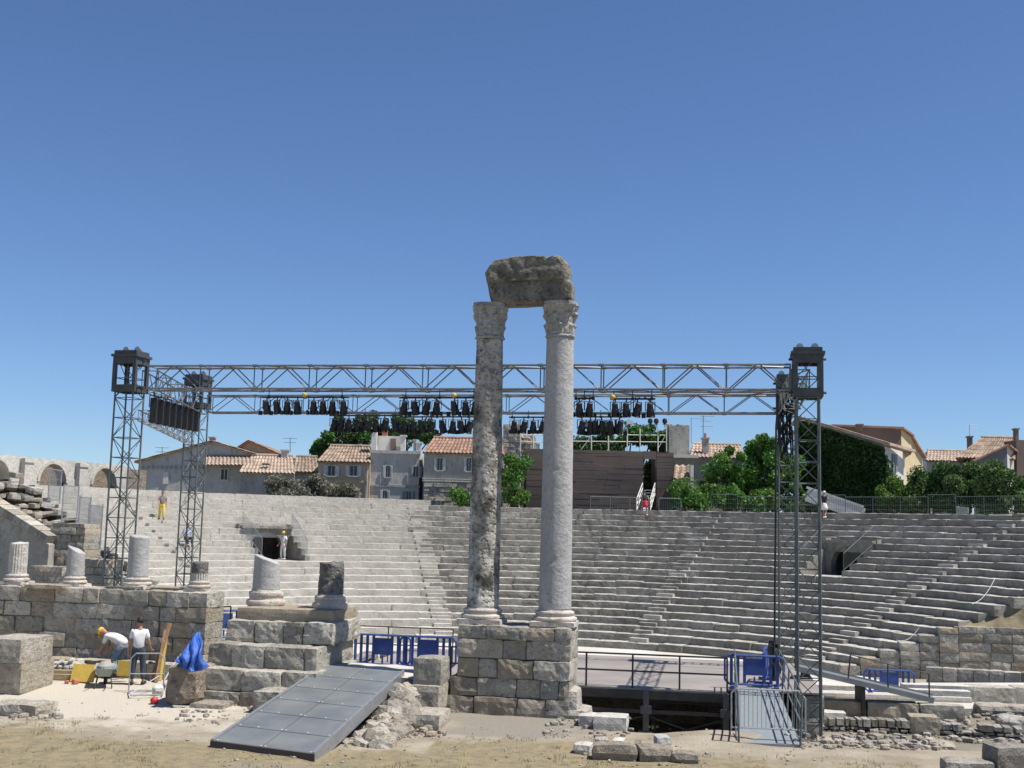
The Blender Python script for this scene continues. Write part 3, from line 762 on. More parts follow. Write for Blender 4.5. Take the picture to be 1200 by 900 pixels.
# fallen fragments in the grass (bottom centre)
for (x0, x1, y0, y1, Y, lab, mt, sd2) in ((674, 697, 869, 882, 23.6, 'small pale slab at the left of the fallen pieces in the grass', st_white, 1),
        (695, 748, 870, 889, 23.2, 'long dark fallen fragment lying in the dry grass', st_rubble, 2), (748, 791, 873, 891, 23.0, 'thick dark fallen fragment in the dry grass', st_rubble, 3),
        (790, 823, 880, 893, 22.9, 'flat dark fragment at the right of the fallen pieces', st_rubble, 4), (768, 788, 861, 876, 24.0, 'pale upright block behind the fallen pieces', st_shaft_r, 5),
        (697, 716, 863, 873, 24.0, 'jagged small stone behind the long fallen fragment', st_rubble, 6), (719, 735, 865, 872, 23.9, 'tiny flat white stone behind the long fallen fragment', st_white, 7), (745, 752, 868, 878, 23.6, 'small pointed brown stone between fallen fragments', st_brown, 8)):
    block(x0, x1, y0, y1, Y, .5, lab, mt, rz=rnd.uniform(-.3, .1), rough=.05, rad=.09, name='fallen_fragment', cat='stone fragment', group='fallen pieces in the dry grass', seed=sd2)
# bottom right corner blocks
block(1112, 1168, 890, 920, 21.3, .6, 'low cracked block in the bottom right corner', st_rubble, rz=-.15, rough=.04, rad=.06, seed=11)
block(1168, 1215, 872, 920, 21.2, .7, 'big dark square block at the bottom right edge', st_rubble, rz=.05, rough=.03, rad=.06, seed=12)

# ruined low walls right of the tower -----------------------------------------
def rowwall(px0, y0_, px1, y1_, z0, z1, ch, dep, lab, lr, mat, rough=.05, rad=.06, name='low_ruined_wall', seed=1, gap=.02):
    a, b = at(px0, 850, y0_), at(px1, 850, y1_); a.z = b.z = 0; mb = MB(); courses(mb, a, b, z0, z1, ch, dep, lr, rough, rad, random.Random(seed), .03, gap=gap)
    return tag(mb.build(name, mat), lab, 'stone wall')
rowwall(955, 37.8, 1132, 37.2, -1.5, -.55, .47, .7, 'row of long pale kerb blocks behind the rubble wall, right side', (1.0, 1.6), st_wall, .04, .05, seed=1)
rowwall(958, 34.9, 1110, 34.6, -1.3, -.66, .10, .6, 'low wall of small rubble stones between square blocks, right side', (.12, .32), st_rubble, .03, .04, seed=2)
block(955, 994, 833, 856, 32.5, .7, 'pale square block at the left end of the rubble wall', st_white, rough=.03, seed=21)
block(1070, 1104, 838, 862, 32.0, .7, 'grey square block in the middle of the rubble wall', seed=22)
rowwall(1104, 34.6, 1200, 34.2, -1.3, -.70, .10, .6, 'short stretch of small rubble wall near the right edge', (.2, .5), st_rubble, .05, .05, seed=3)
rowwall(958, 29.2, 1125, 28.8, -1.3, -.35, .16, .7, 'crumbling pale rubble ledge in front of the low walls, right side', (.3, .8), st_pebble, .08, .08, seed=4)
block(1140, 1192, 804, 824, 36.2, .9, 'large smooth pale block near the right edge, left of the two', st_wall, rough=.02, seed=23)
block(1193, 1245, 805, 826, 36.0, .9, 'large smooth pale block cut off by the right edge', st_wall, rough=.02, seed=24)
block(1150, 1230, 826, 839, 33.0, .8, 'long rounded boulder-like slab near the right edge', st_pebble, rough=.07, rad=.14, seed=25)
block(1178, 1235, 840, 862, 30.5, .9, 'rough rounded block near the lower right edge', st_rubble, rough=.07, rad=.14, seed=26)
for i, (x0, x1, y0, y1, Y) in enumerate(((1060, 1138, 804, 809, 39.5), (1058, 1138, 810, 815, 38.6), (958, 1138, 815.5, 821, 37.6), (958, 1010, 804, 809, 40))):
    block(x0, x1, y0, y1, Y, .5, ('white marble slab, uppermost of the long stacked slabs', 'white marble slab, second of the long stacked slabs', 'white marble slab, lowest and longest of the stacked slabs', 'short white marble slab left of the stacked slabs')[i], st_white, rz=-.08, rough=.01, rad=.03, name='marble_slab', cat='stone slab', group='long marble slabs on the side paving', seed=31 + i)
# stones scattered
mb = MB(); rg = random.Random(31)
def scatter(px0, px1, py0, py1, n, s0, s1, lift=0):
    for _ in range(n):
        p = onz(rg.uniform(px0, px1), rg.uniform(py0, py1), 0.05); s = s0 * (s1 / s0) ** (rg.random() ** 2.2)
        mb.rock((p.x, p.y, gz(p.x, p.y) + s * .2 + lift * rg.random()), (s * rg.uniform(.8, 1.5), s * rg.uniform(.7, 1.2), s * rg.uniform(.5, .9)), rg.uniform(0, 3), s * .15, s * .4, s * .3, rg.uniform(0, 99))
for _ in range(700):
    p = onz(rg.uniform(955, 1215), rg.uniform(832, 872), -1.05); s = .03 * 9 ** (rg.random() ** 2)
    if p.y > edge_y(p.x) + .3: mb.rock((p.x, p.y, -1.05 + s * .2), (s * rg.uniform(.8, 1.5), s, s * rg.uniform(.5, .9)), rg.uniform(0, 3), s * .15, s * .4, s * .3, rg.uniform(0, 99))
scatter(205, 400, 815, 850, 260, .03, .16); scatter(415, 520, 835, 862, 260, .03, .2); scatter(640, 740, 838, 862, 120, .03, .16)
scatter(250, 420, 868, 890, 120, .02, .06); scatter(200, 1000, 850, 895, 340, .015, .06); scatter(920, 1110, 862, 876, 260, .03, .2); scatter(0, 200, 815, 880, 120, .015, .05)
scatter(680, 830, 880, 895, 60, .02, .1); scatter(10, 70, 830, 842, 60, .04, .2)
tag(mb.build('scattered_stones', st_pebble), kind='stuff')
# rubble bank under the ramp's upper end
mb = MB(); rg = random.Random(77)
for _ in range(520):
    Y = rg.uniform(24.8, 29.6); u = rg.random() ** .8; v = (Y - 23.0) / 6.3
    xr = at(371 + 104 * v, 800, Y).x + .12; xe = at(486 - 26 * max(0, (27.5 - Y) / 2), 800, Y).x
    if xe < xr + .1: continue
    x = xr + (xe - xr) * u; s = .1 * 4.2 ** (rg.random() ** 1.8); zt = .78 * max(0, min(1, (Y - 26.0) / 3.3)) * (1 - .3 * u)
    mb.rock((x, Y, zt * (.75 + .25 * rg.random())), (s * rg.uniform(.9, 1.6), s * rg.uniform(.7, 1.1), s * rg.uniform(.4, .8)), rg.uniform(0, 3), s * .16, s * .3, s * .18, rg.uniform(0, 99), 0, (rg.gauss(0, .35), rg.gauss(0, .35)))
for i in range(24):
    Y = 25.2 + i * .18; v = (Y - 23) / 6.3; xr = at(371 + 104 * v, 800, Y).x + .15; xe = at(490, 800, Y).x; zt = .7 * max(0, min(1, (Y - 26.0) / 3.3))
    if xe - xr > .2: mb.rock(((xr + xe) / 2, Y, zt * .35 - .3), (xe - xr, .4, zt * .6 + .3), 0, .08, .2, .1, i)
tag(mb.build('rubble_bank', st_pebble), 'bank of loose white rubble under the upper end of the ramp', 'rubble heap')
# raised platform behind the ramp
mb = MB(); a, b = at(372, 790, 30.25), at(489, 790, 29.35); c, d = at(512, 770, 31.6), at(380, 770, 32.8)
q = [Vector((p.x, p.y, .82)) for p in (a, b, c, d)]
nn = 14; G = []
for i in range(nn + 1):
    for j in range(nn + 1):
        p = q[0].lerp(q[1], i / nn).lerp(q[3].lerp(q[2], i / nn), j / nn); G.append(p + Vector((0, 0, .04 * noise.noise(p * 2))))
mb.add(G, [(i * (nn + 1) + j, (i + 1) * (nn + 1) + j, (i + 1) * (nn + 1) + j + 1, i * (nn + 1) + j + 1) for i in range(nn) for j in range(nn)])
for i, j in ((0, 1), (1, 2), (2, 3), (3, 0)): mb.add([q[i], q[j], q[j] - Vector((0, 0, 2.8)), q[i] - Vector((0, 0, 2.8))], [(0, 1, 2, 3)])
tag(mb.build('raised_path', gmat('path_sand', 'sand')), kind='structure')

# ------------------------------------------------------------------ RAMP
def loft_deck(t, A, B, Cc, D, th, name, mat):
    pass
A, B = onz(247, 868, .12), onz(369, 884, .12)            # lower edge, left and right (top surface)
Cp, Dp = onz(474, 787, .93), onz(381, 779, .93)          # upper edge right, left
t = T('access_ramp', 'wide grey metal-framed ramp leading up to the raised path', 'ramp', (A + B) / 2 - Vector((0, 0, .12)))
def slab(mb, a, b, c, d, th, mi=0):
    dn = Vector((0, 0, -th)); vs = [a, b, c, d, a + dn, b + dn, c + dn, d + dn]
    mb.add(vs, [(0, 1, 2, 3), (7, 6, 5, 4), (0, 4, 5, 1), (1, 5, 6, 2), (2, 6, 7, 3), (3, 7, 4, 0)], mi)
def bil(u, v): return A.lerp(B, u).lerp(Dp.lerp(Cp, u), v)
for j in range(6):
    for i in range(2):
        mb = MB(); g_ = .004; u0, u1 = .03 + .47 * i + g_, .03 + .47 * (i + 1) - g_; v0, v1 = j / 6 + g_ / 2, (j + 1) / 6 - g_ / 2
        slab(mb, bil(u0, v0), bil(u1, v0), bil(u1, v1), bil(u0, v1), .04); t.part('deck_board', mb, m_deckgrey)
mb = MB(); up = Vector((0, 0, .035))
for (u0, u1) in ((0, .03), (.97, 1)):
    slab(mb, bil(u0, 0) + up, bil(u1, 0) + up, bil(u1, 1) + up, bil(u0, 1) + up, .27)
t.part('side_beam', mb, m_steel)
mb = MB(); slab(mb, bil(0, -.004) + Vector((0, 0, .01)), bil(1, -.004) + Vector((0, 0, .01)), bil(1, .004) + Vector((0, 0, .01)), bil(0, .004) + Vector((0, 0, .01)), .2); t.part('front_edge', mb, surf('dark_brown_edge', (.09, .07, .06), .8))  # front edge in one even dark brown, darker than the side beams
mb = MB()
for j in range(7):
    for u in (.05, .24, .48, .52, .74, .95):
        if j in (0, 6) and u in (.24, .74): continue
        p = bil(u, min(.985, max(.012, j / 6 + .012))) + Vector((0, 0, .004)); mb.tube(p, p + Vector((0, 0, .006)), .022, 8)
t.part('bolt', mb, surf('bright_bolt', (.75, .75, .72), .5))

# ------------------------------------------------------------------ STAGE
SZ = .12
s0 = at(395, 790, 35.6); s1 = at(853, 803, 33.7)
fl_ = Vector((s0.x, s0.y, SZ)); fr_ = Vector((s1.x, s1.y, SZ))
sdirn = (fr_ - fl_).normalized(); sn = Vector((-sdirn.y, sdirn.x, 0))
t = T('stage', 'pale wooden stage floor on dark steel scaffolding over the pit', 'stage', (fl_ + fr_) / 2 + Vector((0, 0, LOW - SZ)))
BD = 8.6
mb = MB(); slab(mb, fl_, fr_, fr_ + sn * BD, fl_ + sn * BD, .05); slab(mb, fr_ + sn * .75, fr_ + sn * .75 + sdirn * 2.6, fr_ + sn * BD + sdirn * 2.6, fr_ + sn * BD, .05)
t.part('floor', mb, m_stage)
mb = MB(); L = (fr_ - fl_).length
for off in (0.02, 2.2, 4.4):
    p, q = fl_ + sn * off, fr_ + sn * off
    mb.beam(p - Vector((0, 0, .17)), q - Vector((0, 0, .17)), .08, .22)
    mb.beam(p - Vector((0, 0, .62)), q - Vector((0, 0, .62)), .07, .1)
mb.beam(fl_ - Vector((0, 0, 1.25)), fr_ - Vector((0, 0, 1.25)), .07, .08)
t.part('girder', mb, m_dark)
nP = 5
for i in range(nP + 1):
    s = L * i / nP - (.05 if i == nP else 0)
    for off in (.05, 4.4):
        mb = MB(); p = fl_ + sdirn * s + sn * off; mb.box((p.x, p.y, (LOW + SZ - .05) / 2), (.16, .16, SZ - .05 - LOW), -AXA); mb.box((p.x, p.y, -.45), (.3, .24, .22), -AXA); mb.box((p.x, p.y, -1.15), (.36, .24, .2), -AXA)
        t.part('post', mb, surf('grey_stage_post', (.12, .12, .12), .7, .2))
mb = MB()
for i in range(nP):
    a, b = fl_ + sdirn * L * i / nP + sn * .05, fl_ + sdirn * L * (i + 1) / nP + sn * .05
    for (z1, z2) in ((-.6, -1.3), (-1.3, -.6)): mb.tube(Vector((a.x, a.y, z1)), Vector((b.x, b.y, z2)), .025, 5)
t.part('cross_brace', mb, m_dark)
mb = MB(); a, b = fl_ - sdirn * 1, fr_ + sdirn * 2.6; courses(mb, a + sn * 8.0, b + sn * 8.0, LOW - .1, SZ - .1, .5, .5, (.8, 1.6), .02, .03)
tag(mb.build('stage_rear_wall', st_wall), 'low stone wall in the dark under the rear edge of the stage', 'stone wall')
mb = MB(); courses(mb, b + sn * .9, b + sn * 8.0, LOW - .1, SZ - .1, .5, .5, (.8, 1.6), .02, .03)
tag(mb.build('stage_side_wall', st_wall), 'low stone wall in the dark under the right edge of the stage', 'stone wall')
mb = MB(); courses(mb, a + sn * .4, a + sn * 8.0, LOW - .1, SZ - .1, .5, .5, (.8, 1.6), .02, .03)
tag(mb.build('stage_side_wall', st_wall), 'low stone wall under the left end of the stage behind the stepped pedestal', 'stone wall')
# dark cloth at the rear of the pit: none in the photo; the pit reads dark by itself
# stage railing
ra, rb = fl_ + sdirn * (L * .30), fr_ - sdirn * .02
t = T('stage_railing', 'dark steel handrail along the front edge of the stage', 'railing', (ra + rb) / 2)
RH = .92; n = 6
for i in range(n + 1):
    p = ra.lerp(rb, i / n) + Vector((0, 0, 0)) + sn * .08; mb = MB(); mb.box(p + Vector((0, 0, RH / 2)), (.05, .05, RH), -AXA); t.part('post', mb, m_dark)
for z in (RH, RH * .5):
    mb = MB(); mb.beam(ra + sn * .08 + Vector((0, 0, z)), rb + sn * .08 + Vector((0, 0, z)), .04, .045); t.part('rail', mb, m_dark)

# blue crowd barriers
def make_barrier(label, loc, rz, Lb=1.9, Hb=1.0, group='blue plastic crowd barriers'):
    t = thing('crowd_barrier', label, 'barrier', loc, rz, group)
    mb = MB(); x = Lb / 2; r = .035; c = .12
    pts = [(-x, 0, .12 + c), (-x, 0, Hb - c), (-x + c, 0, Hb), (x - c, 0, Hb), (x, 0, Hb - c), (x, 0, .12 + c), (x - c, 0, .12), (-x + c, 0, .12), (-x, 0, .12 + c)]
    mb.path(pts, r, 6); mb.build('frame', m_blue, t)
    n = 9
    for i in range(1, n):
        px = -x + Lb * i / n
        if abs(px) < .27: continue
        m2 = MB(); m2.box((px, 0, (Hb + .12) / 2), (.085, .03, Hb - .14)); m2.build('slat', m_blue, t)
    m2 = MB(); m2.box((0, 0, Hb * .66), (.5, .035, Hb * .5)); m2.box((0, 0, Hb * .24), (.05, .03, Hb * .25)); m2.build('sign_panel', m_blue, t)
    for sx in (-1, 1):
        m2 = MB(); m2.box((sx * x * .75, 0, .05), (.1, .5, .08)); m2.box((sx * x * .75, 0, .1), (.08, .1, .12)); m2.build('foot', m_blue, t)
    return t
p = at(448, 772, 37.4); make_barrier('blue barrier left of another behind the raised path', (p.x, p.y, SZ), -R(9), 1.75)
p = at(501, 775, 37.2); make_barrier('blue barrier touching the left side of the tall pedestal', (p.x, p.y, SZ), -R(9), 1.75)
p = at(884, 810, 34.6); make_barrier('blue barrier across the top of the mesh-railed gangway', (p.x, p.y, SZ), -R(8), 1.65, .92)
p = at(897, 790, 36.2); make_barrier('blue barrier seen end-on behind the gangway top', (p.x, p.y, SZ), R(74), 1.6, 1.0)
p = at(1042, 806, 42.5); make_barrier('blue barrier standing on the side paving under the end wall', (p.x, p.y, -.95), -R(6), 1.7, .85)
p = at(262, 742, 36.6); make_barrier('blue barrier half hidden between the wall and stepped pedestal', (p.x, p.y, .9), R(30), 1.4, .9)
# steel gate frames near the barriers
def rail_frame(label, pts2, mid=1, r=.022, name='steel_railing', cat='railing', mat=None):
    """pts2: list of (base point, height)"""
    t = T(name, label, cat, pts2[0][0])
    for b_, h in pts2: mb = MB(); mb.tube(b_, b_ + Vector((0, 0, h)), r, 6); t.part('post', mb, mat or m_dark)
    for j in range(mid + 1):
        mb = MB(); mb.path([b_ + Vector((0, 0, h * (1 - j / (mid + 1)))) for b_, h in pts2], r, 6); t.part('rail', mb, mat or m_dark)
    return t
a = at(417, 772, 39.2); a.z = SZ; b = at(530, 775, 38.8); b.z = SZ
rail_frame('thin dark handrail behind the two left blue barriers', [(a, 1.12), (a.lerp(b, .33), 1.12), (a.lerp(b, .66), 1.12), (b, 1.12)])
a = at(252, 750, 36); a.z = .9
mbp = MB(); mbp.rock((a.x + .2, a.y + .8, -.6), (1.6, 2.4, 3.0), -AXA, .02, .4, .05, 4); tag(mbp.build('landing_block', st_wall), 'stone landing between the left wall and stepped pedestal', 'stone block')
rail_frame('short dark railing between the left wall and stepped pedestal', [(a, 1.05), (a + Vector((.35, .3, 0)), 1.05)])

# gangway on the right with mesh railings and a barrier at its foot
ga, gb = onz(866, 870, .06), onz(938, 873, .06); gc, gd = onz(911, 806, SZ + .04), onz(862, 805, SZ + .04)
t = T('gangway', 'narrow grey gangway with steel side rails leading to the stage', 'gangway', (ga + gb) / 2)
mb = MB(); slab(mb, ga, gb, gc, gd, .1); t.part('deck', mb, surf('gangway_mesh_deck', (.27, .30, .30), .6, .3, .15, 8, .2, 60))
for (p, q, lean) in ((ga, gd, -.03), (gb, gc, .05)):
    m1 = MB()
    for i in range(5):
        s = p.lerp(q, i / 4); m1.tube(s, s + Vector((lean, 0, 1.05)), .024, 6)
    for z in (1.05, .7, .38): m1.path([p + Vector((lean, 0, z)), q + Vector((lean, 0, z))], .022, 6)
    t.part('side_rail', m1, m_tower)
mb = MB(); mb.beam(ga - Vector((0, 0, .08)), gd - Vector((0, 0, .3)), .1, .16); mb.beam(gb - Vector((0, 0, .08)), gc - Vector((0, 0, .3)), .1, .16)
for s in (.35, .7):
    for p, q in ((ga, gd), (gb, gc)):
        c = p.lerp(q, s); mb.box((c.x, c.y, (c.z + LOW) / 2), (.08, .08, c.z - LOW - .1))
t.part('support', mb, m_dark)
fa, fb = onz(857, 869, 0), onz(944, 873, 0); fa.z = gz(fa.x, fa.y); fb.z = fa.z
t = T('steel_barrier', 'galvanised crowd barrier of thin bars closing the foot of the gangway', 'barrier', (fa + fb) / 2)
mb = MB(); H = 1.02; up = Vector((0, 0, 1)); dd = (fb - fa).normalized()
mb.path([fa + up * .15, fa + up * (H - .1), fa + dd * .1 + up * H, fb - dd * .15 + up * H, fb + up * (H - .15), fb + up * .12], .02, 6); mb.path([fa + up * .2, fb + up * .2], .018, 6); t.part('frame', mb, m_steel)
mb = MB()
for i in range(1, 17): p = fa.lerp(fb, i / 17); mb.tube(p + up * .2, p + up * H, .007, 4)
t.part('bars', mb, m_steel)
mb = MB()
for p in (fa + dd * .1, fb - dd * .1): mb.tube(p + Vector((0, -.3, .02)), p + Vector((0, .3, .02)), .02, 6); mb.tube(p + up * .02, p + up * .2, .02, 6)
t.part('foot', mb, m_steel)
mb = MB(); rg = random.Random(4)                        # black gathered cloth at top of the gangway
p = at(905, 795, 35.0)
for i in range(7): mb.rock((p.x + .05 * i - .05, p.y + .05 * i, SZ + .72 + .12 * math.sin(i * 2)), (.12, .2, 1.1 - .08 * i), i, .08, .12, .08, i)
tag(mb.build('black_drape', m_cable), 'black gathered cloth hanging at the top of the gangway', 'cloth')

# inclined footbridge to the right
ba, bb = at(932, 783, 37.2), at(1094, 821, 37.6)
t = T('footbridge', 'inclined grey steel footbridge with thin handrail at the right', 'footbridge', Vector((bb.x, bb.y, -.95)))
mb = MB(); mb.beam(ba, bb, .08, .16); mb.beam(ba + Vector((.3, 1.0, 0)), bb + Vector((.3, 1.0, 0)), .08, .16); t.part('side_beam', mb, m_deckgrey)
mb = MB(); slab(mb, ba + Vector((0, .03, .03)), bb + Vector((0, .03, .03)), bb + Vector((.3, 1, .03)), ba + Vector((.3, 1, .03)), .04); t.part('deck', mb, m_deckgrey)
mb = MB(); dn = bb - ba
tops = []
for s in (.0, .38, .67, .97):
    p = ba + dn * s; q = p + Vector((.08 if s == .38 else 0, 0, .78)); mb.tube(p, q, .025, 6); tops.append(q)
mb.path(tops, .02, 6); t.part('handrail', mb, m_dark)
for s in (.1, .5): mb = MB(); p = ba + dn * s; mb.box((p.x, p.y + .5, (p.z + LOW) / 2), (.1, .8, p.z - LOW - .1)); t.part('trestle', mb, m_dark)

# ------------------------------------------------------------------ LIGHTING RIG
def lattice(p0, p1, w_, h_, sec, rch, rd, t, xdir=None, closed=True, mat=m_truss, style='W'):
    """square lattice girder p0->p1 (axis through its centre)"""
    p0, p1 = Vector(p0), Vector(p1); d = (p1 - p0); L = d.length; d.normalize()
    up = Vector((0, 0, 1)) if abs(d.z) < .9 else Vector(xdir)
    x = d.cross(up).normalized(); up = x.cross(d).normalized()
    cor = [(-1, -1), (1, -1), (1, 1), (-1, 1)]
    def K(c, s): return p0 + d * s + x * (c[0] * w_ / 2) + up * (c[1] * h_ / 2)
    n = max(1, round(L / sec)); s = L / n
    for c in cor:
        mb = MB(); mb.tube(K(c, 0), K(c, L), rch, 8)
        if style == 'W':
            for i in range(1, n): mb.tube(K(c, i * s - .07), K(c, i * s + .07), rch * 1.5, 8)
        t.part('chord', mb, mat)
    mb = MB()
    for k in range(4):
        c1, c2 = cor[k], cor[(k + 1) % 4]
        for i in range(n + 1): mb.tube(K(c1, i * s), K(c2, i * s), rd, 5, caps=False)
        for i in range(n):
            if style == 'W':
                if k in (1, 3):
                    lo, hi = (c1, c2) if c1[1] < c2[1] else (c2, c1)
                    mb.tube(K(lo, i * s + .06), K(hi, (i + .5) * s - .04), rd, 5, caps=False); mb.tube(K(hi, (i + .5) * s + .04), K(lo, (i + 1) * s - .06), rd, 5, caps=False)
                else: mb.tube(K(c1, i * s), K(c2, (i + 1) * s), rd, 5, caps=False)
            else:
                a_, b_ = (c1, c2) if (i + k) % 2 else (c2, c1)
                mb.tube(K(a_, i * s), K(b_, (i + 1) * s), rd, 5, caps=False)
    t.part('bracing', mb, mat)

def tower(px_t, py_t, Y, zb, wd, rz, lab, headw, headh, pxoff=0):
    top = at(px_t, py_t, Y); base = Vector((top.x, Y, zb))
    t = T('lighting_tower', lab, 'lighting tower', base, 'towers of the lighting rig')
    zt = top.z - headh
    xd = Vector((math.cos(rz), math.sin(rz), 0))
    lattice(base, Vector((top.x, Y, top.z - .25)), wd, wd, wd * 1.0, .03, .014, t, xd, mat=m_tower, style='Z')
    mb = MB(); mb.box(base + Vector((0, 0, .05)), (wd * 1.5, wd * 1.5, .1), rz); t.part('base_plate', mb, m_tower)
    Mz = Matrix.Rotation(rz, 3, 'Z'); hw = headw / 2
    hd = MB()
    def bx(x, y, z, a, b, c): hd.box(Vector((top.x, Y, 0)) + Mz @ Vector((x, y, 0)) + Vector((0, 0, z)), (a, b, c), rz)
    bw = headh * .17; body = headh * .84
    for sx in (-1, 1):
        bx(sx * (hw - .02), 0, zt + bw / 2, .03, headw - .05, bw); bx(sx * (hw - .02), 0, zt + body - bw / 2, .03, headw - .05, bw)
        bx(0, sx * (hw - .02), zt + bw / 2, headw, .03, bw); bx(0, sx * (hw - .02), zt + body - bw / 2, headw, .03, bw)
        for sy in (-1, 1):
            bx(sx * (hw - .055), sy * (hw - .012), zt + body / 2, .11, .024, body - 2 * bw); bx(sx * (hw - .012), sy * (hw - .07), zt + body / 2, .024, .10, body - 2 * bw)
    h = t.part('head_frame', hd, m_head)
    mb = MB(); mb.box(Vector((top.x, Y, zt + body + .04)), (headw * 1.12, headw * 1.12, .08), rz); mb.box(Vector((top.x, Y, zt + body + .14)), (headw * .95, headw * .95, .12), rz); t.part('top_plate', mb, m_head)
    for s in (-.25, .25):
        mb = MB(); c = Vector((top.x, Y, zt + body + .26)) + xd * s * headw; yd = Vector((-xd.y, xd.x, 0)); mb.tube(c - yd * .05, c + yd * .05, .1, 14); mb.box(c - Vector((0, 0, .06)), (.06, .16, .12), rz); t.part('pulley', mb, m_steel)
    for sx in (-1, 1):
        c = Vector((top.x, Y, 0)) + xd * sx * (hw + .04)
        for z in (zt + bw * .6, zt + body - bw * .4): mb = MB(); mb.tube(c + Vector((0, 0, z)) - xd * .06, c + Vector((0, 0, z)) + xd * .06, .035, 8); t.part('bolt', mb, m_head)
    return Vector((top.x, Y, zt))
YLF, YRF, YLB, YRB = 37.0, 33.0, 44.4, 40.2
TLF = tower(155, 412, YLF, 0.2, .62, -R(14), 'tall lattice tower with open head block at the front left of the rig', .80, 1.3)
TRF = tower(946, 408, YRF, -1.15, .6, -R(11), 'tall lattice tower with open head block at the front right of the rig', .82, 1.4)
TLB = tower(233, 440, YLB, -1.6, .6, -R(14), 'shorter looking lattice tower at the rear left, behind the left truss', .76, 1.25)
TRB = tower(922, 440, YRB, -1.6, .55, -R(11), 'lattice tower hung with black cables at the rear right', .72, 1.25)

def girder(name, lab, p, q, w_, h_, sec, rch, rd, mat=m_truss):
    t = T(name, lab, 'lighting truss', (p + q) / 2, 'trusses of the lighting rig'); lattice(p, q, w_, h_, sec, rch, rd, t, mat=mat); return t
pa, pb = at(178, 443.5, YLF - .15), at(926, 443.5, YRF + .1)
girder('lighting_truss', 'long pale lattice truss spanning the front between the two front towers', pa, pb, .62, .70, 1.72, .03, .019)
qa, qb = at(246, 474, YLB), at(915, 474, YRB + .1)
girder('lighting_truss', 'rear lattice truss seen below the long front truss', qa, qb, .5, .62, 1.85, .026, .016)
girder('lighting_truss', 'short side truss joining the two left towers, carrying dark loudspeakers', at(176, 446, YLF + .4), at(229, 474, YLB - .4), .5, .62, 1.7, .026, .016)
girder('lighting_truss', 'lower pale side truss low between the two left towers', at(168, 487, YLF + .6), at(222, 514, YLB - .5), .32, .34, .8, .02, .012, m_steel)
girder('lighting_truss', 'short dark side truss joining the two right towers', at(938, 446, YRF + .5), at(922, 474, YRB - .4), .5, .62, 1.6, .026, .016, m_tower)

# stage lamps
def make_lamp():
    t = thing('stage_lamp', 'x', 'stage lamp')
    mb = MB(); Mr = Matrix.Rotation(R(18), 3, 'X')
    prof = [(.05, .19), (.085, .17), (.09, .05), (.11, -.02), (.12, -.17), (.13, -.18), (.13, -.21), (.10, -.21)]
    mb.lathe(prof, (0, 0, -.30), 14, M=Mr); mb.build('housing', m_black, t)
    l = MB(); l.lathe([(.098, -.205), (.06, -.215), (.01, -.22)], (0, 0, -.30), 14, M=Mr); l.build('lens', m_lens, t)
    y = MB(); y.box((-.14, 0, -.22), (.015, .04, .26)); y.box((.14, 0, -.22), (.015, .04, .26)); y.box((0, 0, -.09), (.295, .04, .015)); y.tube((0, 0, -.09), (0, 0, .03), .02, 6); y.build('yoke', m_black, t)
    b = MB()
    for s in (-1, 1): b.box((s * .145, -.10, -.48), (.012, .12, .13), s * .5)
    b.build('barn_door', m_black, t)
    return t
proto = [None]
def lamps(pxs, pybar, Yf, lab, group, rzs=None, barlab=None, sc=1.0):
    x0, x1 = min(pxs) - 6, max(pxs) + 6
    a, b = at(x0, pybar, Yf(x0)), at(x1, pybar, Yf(x1))
    t = T('lighting_bar', barlab, 'lighting bar', (a + b) / 2, 'lamp bars of the rig'); mb = MB(); mb.tube(a, b, .028, 8); t.part('pipe', mb, m_black)
    for s in (.08, .5, .92): mb = MB(); p = a.lerp(b, s); mb.tube(p, p + Vector((0, 0, .24)), .014, 5); mb.box(p, (.07, .07, .09)); t.part('clamp', mb, m_black)
    for i, x in enumerate(pxs):
        p = at(x, pybar, Yf(x)); rz = rnd.uniform(-.9, .9); lab_ = lab.replace('black stage lamp', 'black stage lamp, ' + ['first', 'second', 'third', 'fourth', 'fifth', 'sixth', 'seventh', 'eighth'][i] + ' from the left,')
        if proto[0] is None: o = make_lamp(); proto[0] = o; o.location = p; o.rotation_euler = (0, 0, rz); o['label'] = lab_; o['group'] = group
        else: o = copy_tree(proto[0], p, rz, lab_, group)
        o.scale = (sc, sc, sc)
yF = lambda x: YLF + (YRF - YLF) * (x - 155) / (946 - 155) - .35
yB = lambda x: YLB + (YRB - YLB) * (x - 233) / (922 - 233) - .1
lamps([313, 325, 337, 349, 368, 379, 390, 403], 465.5, yF, 'black stage lamp in the leftmost upper bank', 'upper left bank of stage lamps', barlab='black pipe holding the leftmost upper bank of lamps')
lamps([474, 487, 500, 512, 533, 546, 557], 466, yF, 'black stage lamp in the upper bank before the columns', 'upper middle bank of stage lamps', barlab='black pipe holding the upper lamps left of the columns')
lamps([679, 691], 467, yF, 'black stage lamp of the upper pair beside the right column', 'upper pair of stage lamps', barlab='short black pipe beside the right column')
lamps([721, 734, 747, 762], 467.5, yF, 'black stage lamp in the rightmost upper bank', 'upper right bank of stage lamps', barlab='black pipe holding the rightmost upper bank of lamps')
lamps([392, 400, 409, 419, 429, 441, 451, 464], 487, yB, 'black stage lamp in the lower bank before the tree', 'lower left bank of stage lamps', barlab='black pipe of the lower left bank of lamps', sc=1.15)
lamps([475, 485, 495, 506, 519, 531, 541, 550], 488.5, yB, 'black stage lamp in the lower bank left of the columns', 'lower middle bank of stage lamps', barlab='black pipe of the lower bank left of the columns', sc=1.15)
lamps([602.6, 614, 625, 636], 489, yB, 'black stage lamp between the two columns', 'stage lamps between the columns', barlab='black pipe seen between the two tall columns', sc=1.1)
